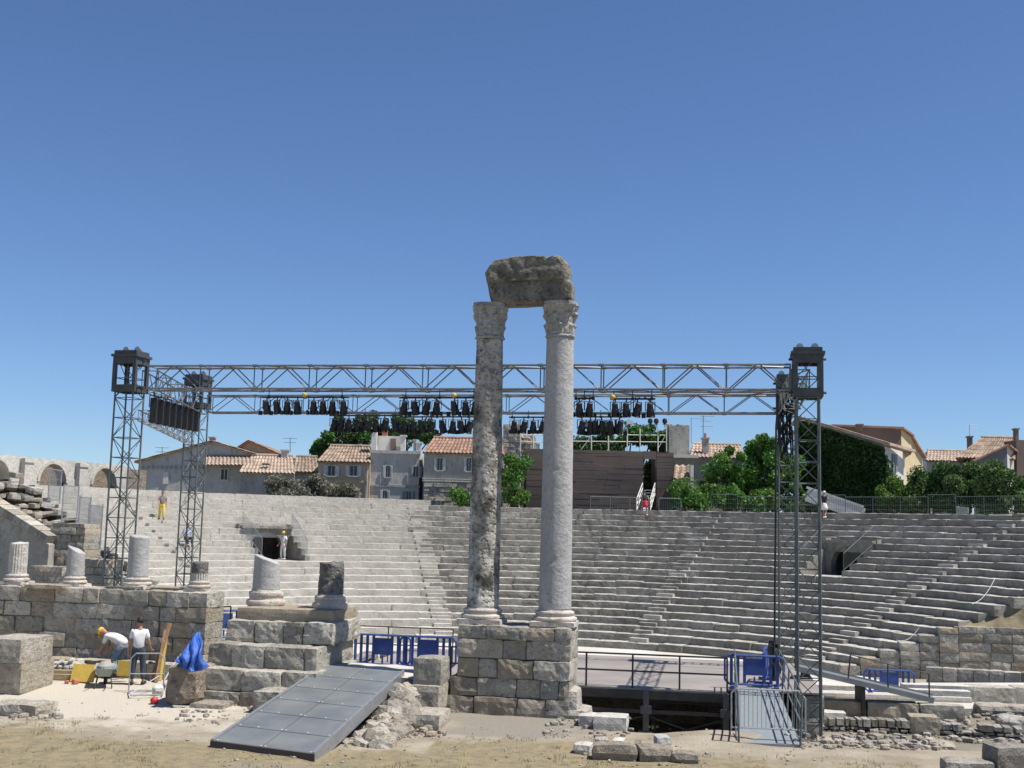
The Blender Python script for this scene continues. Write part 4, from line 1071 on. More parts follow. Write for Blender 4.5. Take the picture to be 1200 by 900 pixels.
lamps([682, 692, 698, 705, 716, 726], 488.5, yB, 'black stage lamp in the lower bank right of the columns', 'lower right bank of stage lamps', barlab='black pipe of the lower bank right of the columns', sc=1.2)
for (x, y, Yf) in ((532, 463.5, yF), (475, 485, yB), (718, 465.5, yF), (357, 463, yF)):
    p = at(x, y, Yf(x) - .12); mb = MB(); mb.lathe([(.02, -.07), (.07, -.04), (.08, 0), (.07, .05), (.02, .08)], p, 12)
    tag(mb.build('safety_lamp', m_yellow, smooth=True), {532: 'small yellow fixture above the upper lamps left of the columns', 475: 'small yellow fixture among the lower lamps before the tree', 718: 'small yellow fixture above the rightmost upper lamps', 357: 'small yellow fixture above the leftmost upper lamps'}[x], 'lamp fixture')
# loudspeakers on the left side truss
a, b = at(181, 463, YLF + .8), at(230, 477, YLB - .9)
t0 = None
for i in range(8):
    s = i / 7; p = a.lerp(b, s); hgt = .62
    if t0 is None:
        t0 = thing('loudspeaker', 'x', 'loudspeaker', p, R(8))
        mb = MB(); mb.box((0, 0, -.1 - .40), (.17, .36, .80)); mb.box((0, .02, -.50), (.20, .26, .74)); mb.build('cabinet', m_black, t0)
        mb = MB(); mb.box((0, -.215, -.52), (.13, .012, .72)); mb.build('grille', m_cable, t0)
        mb = MB(); mb.path([(-.14, 0, -.4), (-.14, 0, -.02), (.14, 0, -.02), (.14, 0, -.4)], .016, 5); mb.tube((0, 0, -.02), (0, 0, .12), .02, 5); mb.build('bracket', m_black, t0)
        o = t0
    else: o = copy_tree(t0, p, R(8))
    o['label'] = ('dark hanging loudspeaker nearest the front left tower' if i == 0 else 'dark hanging loudspeaker nearest the rear left tower' if i == 7 else 'dark hanging loudspeaker, %s from the left in the row on the left side truss' % ['', 'second', 'third', 'fourth', 'fifth', 'sixth', 'seventh'][i]); o['group'] = 'loudspeakers hung on the left side truss'
# cables
def cable(lab, pts, r=.03):
    mb = MB(); mb.path(pts, r, 6); tag(mb.build('power_cable', m_cable), lab, 'cable')
cable('thick black cable dropping straight left of the right towers', [at(912, 470, 39.2), at(909.5, 500, 39.2), at(909, 600, 39.2), at(908, 700, 39.2), at(907.5, 790, 39.2)], .035)
cable('loose black cable draped along the rear truss towards the right', [at(x, 461 + 2.4 * math.sin(x * .06), YRB) for x in range(700, 912, 8)], .022)
mb = MB(); rg = random.Random(8)
for i in range(16):
    x = rg.uniform(912, 928); pts = [at(x + rg.uniform(-3, 3), 458 + j * rg.uniform(9, 14), YRB - .5 + rg.uniform(-.2, .2)) for j in range(7)]; mb.path(pts, .03, 5)
tag(mb.build('cable_bundle', m_cable), 'tangled black cable bundle hanging at the rear right tower', 'cable')

# ------------------------------------------------------------------ LEFT SIDE STRUCTURES
# sloping wall with coping
Yw = 50
a0, a1 = at(-30, 573, Yw), at(58, 628, Yw - 1)
t = T('sloping_parapet', 'grey stair parapet with sloping stone coping at the left edge', 'parapet wall', Vector((a0.x, Yw, LOW)))
mb = MB(); th = Vector((.1, .6, 0)); vs = []
for p in (a0, a1): vs += [p - Vector((0, 0, .35)), Vector((p.x, p.y, LOW)), p + th - Vector((0, 0, .35)), Vector((p.x + th.x, p.y + th.y, LOW))]
mb.add(vs, [(0, 1, 5, 4), (2, 6, 7, 3), (0, 2, 3, 1), (4, 5, 7, 6), (0, 4, 6, 2)]); t.part('wall', mb, m_plas_grey)
mb = MB(); k = 9
for i in range(k):
    p, q = a0.lerp(a1, i / k + .004), a0.lerp(a1, (i + 1) / k - .004); c = (p + q) / 2 + Vector((.05, .3, -.14)); mb.beam(p + Vector((.05, .3, -.14)), q + Vector((.05, .3, -.14)), .9, .32)
t.part('coping', mb, st_wall)
mb = MB(); p = at(57, 660, 49.5); q = at(97, 660, 49.2); p.z = q.z = 0; courses(mb, p, q, LOW, at(70, 613, 49).z, .3, 1.2, (.3, .7), .02, .03)
tag(mb.build('masonry_pier', st_wall), 'square masonry pier at the lower end of the sloping parapet', 'stone pier')
# mesh fence panels
def fence_panel(lab, pts, group, wires=.1, name='mesh_fence', mat=None, r=.007, hz=True, post=.03):
    a, b = Vector(pts[0]), Vector(pts[1]); h = pts[2]; up = Vector((0, 0, h)); t = T(name, lab, 'fence', (a + b) / 2, group)
    mb = MB(); L = (b - a).length; n = max(2, int(L / wires))
    for i in range(1, n): p = a.lerp(b, i / n); mb.tube(p + Vector((0, 0, .05)), p + up, r, 3, caps=False)
    if hz:
        for j in range(1, max(2, int(h / (wires * 2)))): z = Vector((0, 0, j * wires * 2)); mb.tube(a + z, b + z, r, 3, caps=False)
    mb.tube(a + up, b + up, r * 2.2, 4); mb.tube(a + Vector((0, 0, .06)), b + Vector((0, 0, .06)), r * 2.2, 4)
    t.part('mesh', mb, mat or m_steel)
    for p in (a, b): m2 = MB(); m2.tube(p - Vector((0, 0, .1)), p + up * 1.03, post, 6); t.part('post', m2, mat or m_steel)
    return t
fp = [(60, 58, 1.9), (75, 565, 0), (92, 585, 0)]
for i, (x0, x1, yb, Y0_, Y1_, h, lab) in enumerate(((56, 70, 587, 60, 62, 1.6, 'mesh panel beside the rough seat stones, uppermost of the left fence'), (72, 90, 610, 58, 60, 1.7, 'mesh panel second down the left fence beside the rough stones'), (90, 103, 640, 54, 56, 2.2, 'tall mesh panel above the masonry pier in the left fence'), (100, 116, 664, 51, 54, 2.6, 'lowest mesh panel of the left fence behind the second stump'))):
    p = at(x0, yb, Y0_); q = at(x1, yb, Y1_); q.z = p.z; fence_panel(lab, (p, q, h), 'mesh fence panels at the left end of the seats', .14, r=.01)
# low buff wall and rods behind stumps
mb = MB(); p = at(96, 690, 44); q = at(122, 690, 43.5); p.z = q.z = 0; courses(mb, p, q, LOW, at(110, 655, 44).z, .3, .8, (.4, .8), .03, .03)
tag(mb.build('low_buff_wall', st_wall), 'small buff block wall behind the second column stump', 'stone wall')
mb = MB(); p = at(30, 690, 39.5); q = at(70, 690, 39.2); p.z = q.z = 0; courses(mb, p, q, LOW, at(50, 664, 39).z, .5, .8, (.6, 1.1), .03, .03)
tag(mb.build('low_block_wall', st_wall), 'low grey block wall between the first two column stumps', 'stone wall')

# arcade
t = T('stone_arcade', 'pale stone arcade with round arches behind the far left seats', 'arcade', at(40, 570, 76) - Vector((0, 0, 8)))
p0, p1 = at(-45, 570, 70.5), at(150, 570, 84); dv = (p1 - p0); dv.z = 0; Ld = dv.length; dv.normalize(); nv = Vector((-dv.y, dv.x, 0))
ztop = at(20, 535, 75).z; zb = LOW; nb = max(1, round(Ld / 4.4)); bw = Ld / nb
cen = [-30 + 52 * i for i in range(4)]
mbA = MB(); mbV = MB(); n = 14; ra = 1.15; zs = at(26, 562, 74).z; O = Vector((p0.x, p0.y, 0))
def PA(s, y, z): return O + dv * s + nv * y + Vector((0, 0, z))
for i in range(nb):
    c = bw * (i + .5); l, r_ = bw * i, bw * (i + 1)
    for y0 in (0, .7):
        mbA.add([PA(l, y0, zb), PA(c - ra, y0, zb), PA(c - ra, y0, zs), PA(l, y0, zs)], [(0, 1, 2, 3)]); mbA.add([PA(c + ra, y0, zb), PA(r_, y0, zb), PA(r_, y0, zs), PA(c + ra, y0, zs)], [(0, 1, 2, 3)])
        for j in range(n):
            a1_, a2_ = math.pi * j / n, math.pi * (j + 1) / n
            mbA.add([PA(c + ra * math.cos(a1_), y0, zs + ra * math.sin(a1_)), PA(c + ra * math.cos(a2_), y0, zs + ra * math.sin(a2_)), PA(c + bw / 2 * (1 - 2 * (j + 1) / n), y0, ztop), PA(c + bw / 2 * (1 - 2 * j / n), y0, ztop)], [(0, 1, 2, 3)])
        for sg in (-1, 1): mbA.add([PA(c + sg * ra, y0, zs), PA(c + sg * bw / 2, y0, zs), PA(c + sg * bw / 2, y0, ztop)], [(0, 1, 2)])
    for j in range(n):
        a1_, a2_ = math.pi * j / n, math.pi * (j + 1) / n
        mbA.add([PA(c + ra * math.cos(a1_), 0, zs + ra * math.sin(a1_)), PA(c + ra * math.cos(a2_), 0, zs + ra * math.sin(a2_)), PA(c + ra * math.cos(a2_), .7, zs + ra * math.sin(a2_)), PA(c + ra * math.cos(a1_), .7, zs + ra * math.sin(a1_))], [(0, 1, 2, 3)])
        ro, ri = ra + .22, ra + .02
        vs = [PA(c + rr * math.cos(aa), yy, zs + rr * math.sin(aa)) for rr in (ri, ro) for aa in (a1_, a2_) for yy in (-.08, .02)]
        mbV.add(vs, [(0, 2, 6, 4), (4, 6, 7, 5), (0, 4, 5, 1), (2, 3, 7, 6), (0, 1, 3, 2)])
    t.part('arch_ring', mbV, st_white); mbV = MB()
    pl = MB(); cc = PA(l, -.15, 0); pl.box((cc.x, cc.y, (zb + ztop) / 2), (.75, .4, ztop - zb - .2), math.atan2(dv.y, dv.x)); pl.box((cc.x, cc.y, ztop - .25), (.95, .55, .22), math.atan2(dv.y, dv.x)); t.part('pilaster', pl, st_white)
mbA.add([PA(0, 0, ztop), PA(Ld, 0, ztop), PA(Ld, .7, ztop), PA(0, .7, ztop)], [(0, 1, 2, 3)])
t.part('wall', mbA, st_white)
mbB = MB(); mbB.box(PA(Ld / 2 + 1.5, 1.9, (ztop + zb) / 2 - .06), (Ld + 5, .4, ztop - zb - .12), math.atan2(dv.y, dv.x)); t.part('inner_wall', mbB, st_brown)

# ------------------------------------------------------------------ HOUSES
def tiles(mb, e0_, e1_, r0_, r1_, pitch=.3, amp=.05, th=.12):
    """corrugated clay tile slope between eave e0->e1 and ridge r0->r1"""
    e0_, e1_, r0_, r1_ = map(Vector, (e0_, e1_, r0_, r1_)); L = (e1_ - e0_).length; n = max(2, int(L / pitch))
    nrm = (e1_ - e0_).cross(r0_ - e0_).normalized()
    if nrm.z < 0: nrm = -nrm
    rows = 5
    for i in range(n):
        for (u0, u1, hh) in ((i / n, (i + .5) / n, amp), ((i + .5) / n, (i + 1) / n, -amp)):
            um = (u0 + u1) / 2
            for j in range(rows):
                v0, v1 = j / rows, (j + 1) / rows
                P_ = lambda u, v, h: e0_.lerp(e1_, u).lerp(r0_.lerp(r1_, u), v) + nrm * (h + (.03 if v == v0 else 0))
                vs = [P_(u0, v0, 0), P_(um, v0, hh), P_(u1, v0, 0), P_(u0, v1, 0), P_(um, v1, hh), P_(u1, v1, 0)]
                mb.add(vs, [(0, 1, 4, 3), (1, 2, 5, 4)])
    dn = -nrm * th
    mb.add([e0_ - nrm * .06, e1_ - nrm * .06, r1_ - nrm * .06, r0_ - nrm * .06, e0_ + dn, e1_ + dn, r1_ + dn, r0_ + dn], [(4, 5, 6, 7), (0, 1, 5, 4), (1, 2, 6, 5), (2, 3, 7, 6), (3, 0, 4, 7)])
def window(t, px0, px1, py0, py1, Y, shut=None, arched=False, frame=None, open_=True, louver=None):
    a, b = at(px0, py1, Y), at(px1, py0, Y); w_ = b.x - a.x; h = b.z - a.z; c = Vector(((a.x + b.x) / 2, Y, (a.z + b.z) / 2))
    fr = MB(); fw = .09
    for sx in (-1, 1): fr.box(c + Vector((sx * (w_ / 2 + fw / 2), -.02, 0)), (fw, .12, h + 2 * fw))
    fr.box(c + Vector((0, -.02, h / 2 + fw / 2)), (w_, .12, fw)); fr.box(c + Vector((0, -.06, -h / 2 - fw / 2)), (w_ + .3, .22, fw))
    fr.box(c + Vector((0, .0, 0)), (.05, .07, h)); o = t.part('window', fr, frame or m_plas_pale)
    pn = MB(); pn.box(c + Vector((0, .02, 0)), (w_, .06, h)); t.part('pane', pn, m_pane, o)
    if arched:
        ar = MB(); n = 8; vs = [c + Vector((0, -.015, h / 2 - .02))] + [c + Vector((w_ / 2 * math.cos(math.pi * i / n), -.015, h / 2 + .3 * w_ / 2 * 1.6 * math.sin(math.pi * i / n))) for i in range(n + 1)]
        ar.add(vs, [(0, i + 1, i + 2) for i in range(n)]); t.part('fanlight', ar, m_pane, o)
    if shut:
        for sx in (-1, 1):
            s = MB(); s.box(c + Vector((sx * (w_ * .75 + fw), -.12, 0)), (w_ * .48, .05, h + .05))
            for k in range(6): s.box(c + Vector((sx * (w_ * .75 + fw), -.155, -h / 2 + h * (k + .5) / 6)), (w_ * .4, .02, h / 6 * .5))
            t.part('shutter', s, shut)
def wallbox(px0, px1, py_top, Y, dep=8, zb=LOW, Y1=None):
    a, b = at(px0, py_top, Y), at(px1, py_top, Y1 or Y); mb = MB(); zt = (a.z + b.z) / 2
    vs = [(a.x, a.y, zb), (b.x, b.y, zb), (b.x, b.y + dep, zb), (a.x, a.y + dep, zb)]; vs += [(x, y, zt) for x, y, z in vs]
    mb.add(vs, [(0, 1, 5, 4), (1, 2, 6, 5), (2, 3, 7, 6), (3, 0, 4, 7), (4, 5, 6, 7)]); return mb, a, b, zt
def front_roof(t, px0, px1, pye, pyr, Y, run, mat, over=.3, pitch=.3, name='roof', px0r=None, px1r=None, Yr=None):
    """tile slope facing the viewer, eave at pye, ridge at pyr; mirrored behind"""
    e0_, e1_ = at(px0, pye, Y - over), at(px1, pye, Y - over); e1_.z = e0_.z = (e0_.z + e1_.z) / 2
    r0_, r1_ = at(px0r or px0, pyr, Y + run), at(px1r or px1, pyr, Y + run); r0_.z = r1_.z = (r0_.z + r1_.z) / 2
    mb = MB(); tiles(mb, e0_, e1_, r0_, r1_, pitch)
    b0, b1 = Vector((r0_.x, r0_.y + run, e0_.z)), Vector((r1_.x, r1_.y + run, e1_.z)); tiles(mb, b1, b0, r1_, r0_, pitch)
    o = t.part(name, mb, mat)
    g = MB(); g.add([e0_ + Vector((.1, over, -.1)), r0_ + Vector((.1, 0, -.15)), b0 + Vector((.1, 0, -.1))], [(0, 1, 2)]); g.add([e1_ + Vector((-.1, over, -.1)), r1_ + Vector((-.1, 0, -.15)), b1 + Vector((-.1, 0, -.1))], [(0, 2, 1)])
    t.part('gable_wall', g, m_plas_grey)
    rt = MB(); rt.tube(r0_ + Vector((0, 0, .03)), r1_ + Vector((0, 0, .03)), .13, 8); t.part('ridge_tiles', rt, mat)
    return o
def house(lab, px, Y, name='town_house'): return T(name, lab, 'house', Vector((at(px, 560, Y).x, Y, LOW)), 'houses behind the theatre')
def chimney(t, px, w_, py0, py1, Y, mat, pots=0, under=None, name='chimney', dep=.6):
    a, b = at(px - w_ / 2, py1, Y), at(px + w_ / 2, py0, Y); mb = MB(); mb.box(((a.x + b.x) / 2, Y, (a.z + b.z) / 2), (b.x - a.x, dep, b.z - a.z)); mb.box(((a.x + b.x) / 2, Y, b.z), (b.x - a.x + .16, dep + .16, .12))
    o = t.part(name, mb, mat)
    for i in range(pots):
        p = MB(); cx = (a.x + b.x) / 2 + (i - (pots - 1) / 2) * .35; p.tube((cx, Y, b.z + .05), (cx, Y, b.z + .45), .12, 8, .09); t.part('chimney_pot', p, m_brick, o)
    return o

# H1 long gabled house
Y = 100
t = house('long low grey house with a wide gable, leftmost of the houses', 230, Y)
mb = MB(); pts = [at(164, 543, Y), at(164, 541, Y), at(249, 518, Y), at(293, 531, Y), at(293, 545, Y)]
p0_, p1_ = at(164, 560, Y), at(297, 560, Y)
front = [Vector((p0_.x, Y, LOW)), Vector((p1_.x, Y, LOW)), pts[4], pts[3], pts[2], pts[1]]
bk = [p + Vector((0, 12, 0)) for p in front]; m = len(front)
mb.add(front + bk, [tuple(range(m)), tuple(range(m, 2 * m))[::-1]] + [(i, (i + 1) % m, m + (i + 1) % m, m + i) for i in range(m)])
t.part('wall', mb, m_plas_pale)
mb = MB(); u = Vector((0, -.4, .1)); v = Vector((0, 12.2, .1)); tiles(mb, pts[1] + u - Vector((.4, 0, .12)), pts[1] + v - Vector((.4, 0, .12)), pts[2] + u, pts[2] + v); tiles(mb, pts[3] + v + Vector((.3, 0, -.1)), pts[3] + u + Vector((.3, 0, -.1)), pts[2] + v, pts[2] + u)
t.part('roof', mb, m_tile)
mb = MB(); pa_ = at(240, 545, Y - .6); pb_ = at(299, 545, Y - .6); tiles(mb, pa_ - Vector((0, .5, 0)), pb_ - Vector((0, .5, 0)), at(240, 533, Y - .03), at(297, 533, Y - .03)); t.part('lean_to_roof', mb, m_tile_pale)
mb = MB(); c0, c1 = at(165, 546, Y - .06), at(240, 546, Y - .06)
for i in range(14): p = c0.lerp(c1, (i + .5) / 14); mb.box((p.x, Y - .08, p.z - .12), (.12, .16, .25))
t.part('bracket_row', mb, m_plas_grey)
window(t, 259, 267, 550, 562, Y, None, frame=m_plas_white)
mb = MB(); a, b = at(191, 567, Y), at(198, 553, Y); mb.box(((a.x + b.x) / 2, Y - .05, (a.z + b.z) / 2), (b.x - a.x, .1, b.z - a.z)); t.part('door', mb, m_plas_white)
chimney(t, 249, 6, 513, 519, Y + 3, m_plas_grey)
# H1b gable behind
t = house('brownish gabled house peeping over the long low house', 300, 108); mb = MB(); Y = 108
pts = [at(273, 530, Y), at(292, 517.5, Y), at(329, 534, Y)]; fr2 = [Vector((pts[0].x, Y, LOW)), Vector((pts[2].x, Y, LOW)), pts[2], pts[1], pts[0]]; bk = [p + Vector((0, 9, 0)) for p in fr2]; m = 5
mb.add(fr2 + bk, [tuple(range(m)), tuple(range(m, 2 * m))[::-1]] + [(i, (i + 1) % m, m + (i + 1) % m, m + i) for i in range(m)]); t.part('wall', mb, m_plas_tan)
mb = MB(); u = Vector((0, -.4, .12)); v = Vector((0, 9.2, .12)); tiles(mb, pts[0] + u, pts[0] + v, pts[1] + u, pts[1] + v); tiles(mb, pts[2] + v, pts[2] + u, pts[1] + v, pts[1] + u); t.part('roof', mb, m_tile_red)
# H2
Y = 97; t = house('low house with a broad pale pinkish tile roof', 313, Y); mb, a, b, zt = wallbox(282, 345, 554, Y); t.part('wall', mb, m_plas_grey)
front_roof(t, 280, 346, 554, 534, Y, 4.2, m_tile_pale, px0r=291, px1r=343); chimney(t, 334, 8, 528, 536, Y + 4, m_plas_pale)
mb = MB(); a, b = at(308, 547, Y + .9), at(316, 544, Y + 1.2); mb.box(((a.x + b.x) / 2, Y + .9, (a.z + b.z) / 2 + .1), (.6, .5, .12)); t.part('skylight', mb, m_pane)
# H3
Y = 97.5; t = house('narrow low house with old brown tiles and creeper below', 353, Y); mb, a, b, zt = wallbox(345.5, 374, 555, Y); t.part('wall', mb, m_plas_grey); front_roof(t, 343, 375, 553, 535.5, Y, 4, m_tile, px0r=347, px1r=372)
# H4 tan house
Y = 96; t = house('orange tan house with two arched windows and pale shutters', 403, Y); mb, a, b, zt = wallbox(373, 434, 540, Y); t.part('wall', mb, m_plas_tan)
front_roof(t, 371, 435, 541, 523, Y, 4, m_tile, px0r=387, px1r=434)
for x in (388.5, 414.5): window(t, x - 4.2, x + 4.2, 546, 557.5, Y, m_shut_w, True)
window(t, 409, 417.5, 573, 584, Y, m_shut_w, True); window(t, 386, 392, 575, 584, Y, m_shut_w)
mb = MB(); a, b = at(373, 563, Y - .05), at(430, 563, Y - .05); mb.box(((a.x + b.x) / 2, Y - .04, a.z), (b.x - a.x, .1, .18)); t.part('string_course', mb, m_plas_tan)
mb = MB(); a = at(431, 543, Y - .1); mb.tube(a, Vector((a.x, a.y, LOW)), .06, 6); t.part('downpipe', mb, m_plas_pale)
# H5 grey white house
Y = 96.5; t = house('flat-topped pale grey house with roof terrace and chimneys', 465, Y); mb, a, b, zt = wallbox(434.5, 492, 531, Y, 9); t.part('wall', mb, m_plas_pale)
mb = MB(); a, b = at(433.5, 530, Y), at(493, 530, Y); mb.box(((a.x + b.x) / 2, Y + .1, a.z + .05), (b.x - a.x, .6, .25)); t.part('cornice', mb, m_plas_pale)
mb, a, b, _ = wallbox(443, 471, 511, Y + 2.5, 4, zb=zt); t.part('penthouse', mb, m_plas_white)
mb = MB(); a, b = at(457, 529, Y + 2.4), at(464, 514, Y + 2.4); mb.box(((a.x + b.x) / 2, Y + 2.45, (a.z + b.z) / 2), (b.x - a.x, .12, b.z - a.z)); t.part('door', mb, m_plas_brown)
chimney(t, 438.8, 7, 503, 529, Y + 2, m_plas_white); chimney(t, 451, 6, 506, 511, Y + 4, m_brick); chimney(t, 472.5, 6, 511, 530, Y + 2, m_plas_white); chimney(t, 491, 6, 519, 530, Y + 2, m_plas_white); chimney(t, 486, 3, 516, 530, Y + 2, m_plas_grey)
for (x0, x1, y0, y1, s) in ((452, 457, 546, 559, m_shut_w), (484, 490.5, 547, 559, m_shut_g), (448.5, 453.5, 575, 584, m_shut_w), (476, 482, 576, 586, m_shut_g)): window(t, x0, x1, y0, y1, Y, s)
mb = MB(); a, b = at(434.5, 569, Y - .05), at(492, 569, Y - .05); mb.box(((a.x + b.x) / 2, Y - .04, a.z), (b.x - a.x, .1, .16)); t.part('string_course', mb, m_plas_grey)
# H6
Y = 95; t = house('grey stone house with bright red tile roof beside the left column', 528, Y); mb, a, b, zt = wallbox(497, 590, 530, Y, 9); t.part('wall', mb, m_plas_grey)
front_roof(t, 495, 592, 531, 514, Y, 4.2, m_tile_red, px0r=508, px1r=589)
window(t, 512.5, 518.5, 537, 551, Y, m_shut_w); window(t, 547, 552, 537, 552, Y, m_shut_w); window(t, 534, 544, 570, 588, Y, m_shut_g)
mb = MB()
for yy in (560.5, 563): a, b = at(495, yy, Y - .1), at(590, yy, Y - .1); mb.box(((a.x + b.x) / 2, Y - .08, a.z), (b.x - a.x, .2, .12))
t.part('moulding', mb, m_plas_pale)
mb = MB(); a, b = at(497, 564, Y - .14), at(590, 564, Y - .14); courses(mb, Vector((a.x, a.y - .05, 0)), Vector((b.x, b.y - .05, 0)), 4, a.z - .1, .35, .16, (.4, .9), .03, .03, seg=.5); t.part('stone_facing', mb, st_wall)
# ruin tower between columns
Y = 99; a, b = at(588, 560, Y), at(610, 560, Y); mb = MB(); courses(mb, Vector((a.x, Y, 0)), Vector((b.x, Y, 0)), 4, at(600, 497, Y).z, .45, 3, (.4, .9), .07, .08, seg=.4)
mb.box(((a.x + b.x) / 2, Y + 1.6, 1), (b.x - a.x, 2.8, 6.2))
tag(mb.build('ruined_tower', st_rubble), 'rough stone ruin standing up between the two tall columns', 'ruin')
Y = 101; a, b = at(610, 560, Y), at(632, 560, Y); mb = MB(); courses(mb, Vector((a.x, Y, 0)), Vector((b.x, Y, 0)), 4, at(600, 518, Y).z, .45, 2, (.4, .9), .1, .1, seg=.4); mb.rock((a.x + .5, Y + 1, at(600, 512, Y).z - .5), (1.4, 1.4, 1.6), 0, .2, .3, .3, 3); mb.box(((a.x + b.x) / 2, Y + 1, 1), (b.x - a.x, 1.8, 6.2))
tag(mb.build('broken_masonry', st_rubble), 'jagged lump of old masonry right of the ruined tower', 'ruin')
# booth: brown boarded screen
Y = 93; t = T('boarded_booth', 'large dark brown boarded control booth behind the seats', 'booth', Vector((at(700, 590, Y).x, Y, LOW)))
def boards(px0, px1, py0, py1, Yb, dep=.12):
    a, b = at(px0, py1, Yb), at(px1, py0, Yb); mb = MB(); n = max(1, int((b.z - a.z) / .22)); h = (b.z - a.z) / n; rg = random.Random(int(px0))
    for i in range(n):
        x = a.x
        while x < b.x - .01:
            l = min(rg.uniform(1.5, 3.5), b.x - x)
            if b.x - x - l < .5: l = b.x - x
            mb.box((x + l / 2, Yb + rg.uniform(0, .02), a.z + h * (i + .5)), (l - .005, dep, h - .004)); x += l
    return mb
t.part('board_wall', boards(616, 754, 529, 600, Y), m_brownboard); t.part('board_wall', boards(769, 789, 532, 600, Y), m_brownboard); t.part('lintel', boards(754, 769, 529, 538, Y), m_brownboard)
mb = MB(); a, b = at(615, 528, Y), at(790, 530, Y)
for (x0, x1) in ((615, 754.5), (768.5, 790)):
    p, q = at(x0, 529, Y), at(x1, 529, Y); zt = at(x0, 530, Y).z; mb.box(((p.x + q.x) / 2, Y + 2.5, (zt + LOW) / 2), (q.x - p.x, 4.6, zt - LOW))
t.part('body', mb, m_brownboard)
t = T('roof_scaffold', 'white tubular scaffold frame on top of the boarded booth', 'scaffold', at(740, 528, Y)); posts = [610, 625, 637, 693, 713, 735, 750, 771, 781]
mb = MB(); top = {610: 505, 625: 503, 637: 505}
for x in posts:
    mb = MB(); mb.tube(at(x, 529, Y + .3), at(x, top.get(x, 499 if x > 760 else 502), Y + .3), .05, 6); t.part('upright', mb, m_plas_white)
    mb = MB(); mb.tube(at(x, 529, Y + 1.6), at(x, top.get(x, 502), Y + 1.6), .04, 6); t.part('upright', mb, m_plas_white)
mb = MB()
for (x0, x1) in ((610, 637), (671, 781)):
    for y in (509, 517): mb.tube(at(x0, y, Y + .3), at(x1, y + 1, Y + .3), .035, 5)
mb.tube(at(771, 526, Y + .3), at(781, 508, Y + .3), .03, 5); mb.tube(at(680, 528, Y + .3), at(693, 511, Y + .3), .03, 5)
t.part('ledger', mb, m_plas_white)
for i, x in enumerate((762, 769, 779, 738)):
    t = T('follow_spot', ('small round black lamp leftmost on the booth scaffold top', 'small round black lamp second on the booth scaffold top', 'small round black lamp rightmost on the booth scaffold top', 'square pale floodlight on the booth scaffold top')[i], 'lamp', at(x, 499, Y + .3))
    mb = MB(); c = at(x, 493.5, Y + .3)
    if i < 3: mb.lathe([(.05, -.22), (.17, -.15), (.2, 0), (.17, .15), (.05, .22)], c, 12); t.part('housing', mb, m_black)
    else: mb.box(c + Vector((0, 0, -.1)), (.5, .25, .3)); t.part('housing', mb, m_shut_w)
    mb = MB(); mb.tube(c - Vector((0, 0, .2)), at(x, 501, Y + .3), .03, 5); mb.box(c - Vector((0, 0, .25)), (.3, .1, .05)); t.part('stand', mb, m_black)
# access stair with white handrails
Y = 89; t = T('access_stair', 'small metal stair with pale handrails going up into the booth', 'stair', at(757, 598, Y))
mb = MB()
for i in range(9): p, q = at(750 + i * .6, 600 - i * 3.2, Y + i * .42), at(763 + i * .3, 600 - i * 3.2, Y + i * .42); mb.box(((p.x + q.x) / 2, p.y, p.z), (q.x - p.x, .3, .06))
t.part('treads', mb, m_steel)
for (x0, x1) in ((746, 753), (762, 767.5)):
    mb = MB(); lo_, hi_ = at(x0, 596, Y - .2), at(x1, 566, Y + 3.6)
    for dz in (0, -.4, -.8): mb.tube(lo_ + Vector((0, 0, dz + .7)), hi_ + Vector((0, 0, dz)), .035, 5)
    for s in (0, .33, .66, 1): p = (lo_ + Vector((0, 0, .7))).lerp(hi_, s); mb.tube(p, p - Vector((0, 0, 1)), .03, 5)
    t.part('handrail', mb, m_plas_white)
# bar railing before the booth
for i, (x0, x1) in enumerate(((692, 715), (715, 738), (738, 748), (772, 798))):
    p, q = at(x0, 592, 87.5), at(x1, 592, 87.3); p.z = q.z = ZT - .02; fence_panel(('bar railing panel leftmost before the booth', 'bar railing panel second before the booth', 'short bar railing panel left of the booth stair', 'bar railing panel right of the booth stair')[i], (p, q, 1.0), 'bar railing before the booth', .16, 'bar_railing', m_tower, .012, False)
# H7 stone block building and small house
Y = 98; t = house('plain square grey stone building right of the booth', 797, Y, 'stone_building'); mb, a, b, zt = wallbox(784, 808, 500, Y, 6); t.part('wall', mb, m_plas_grey)
mb = MB(); rg = random.Random(2)
for i in range(9): p = at(784 + i * 2.8, 500, Y); mb.rock((p.x, Y + .4, zt + .05), (.3, .5, rg.uniform(.1, .4)), 0, .06, .15, .08, i)
t.part('broken_parapet', mb, st_rubble)
Y = 97; t = house('house with tiled roof, chimney and antennas right of the booth', 830, Y); mb, a, b, zt = wallbox(790, 872, 534, Y, 8); t.part('wall', mb, m_plas_grey)
front_roof(t, 808, 873, 536, 521, Y, 4, m_tile_pale, px0r=812, px1r=868)
mb = MB(); a, b = at(788, 534.5, Y - .2), at(818, 534.5, Y - .2); mb.box(((a.x + b.x) / 2, Y - .1, a.z), (b.x - a.x, .8, .25)); t.part('cornice', mb, m_plas_white)
ch = chimney(t, 826.5, 7, 514, 531, Y + 1, m_plas_grey, 1)
mb = MB(); p = at(824, 514, Y + 1); mb.tube(p, p + Vector((0, 0, 1.9)), .03, 5)
for dz, l in ((1.85, .9), (1.45, .7), (1.0, .8)): mb.tube(p + Vector((-l / 3, 0, dz)), p + Vector((l, 0, dz)), .018, 4)
p = at(808, 490, Y + 1); mb.tube(p, at(826, 491, Y + 1), .015, 4); mb.tube(at(810, 490, Y + 1), at(810, 520, Y + 1), .02, 4)
t.part('antenna', mb, m_tower)
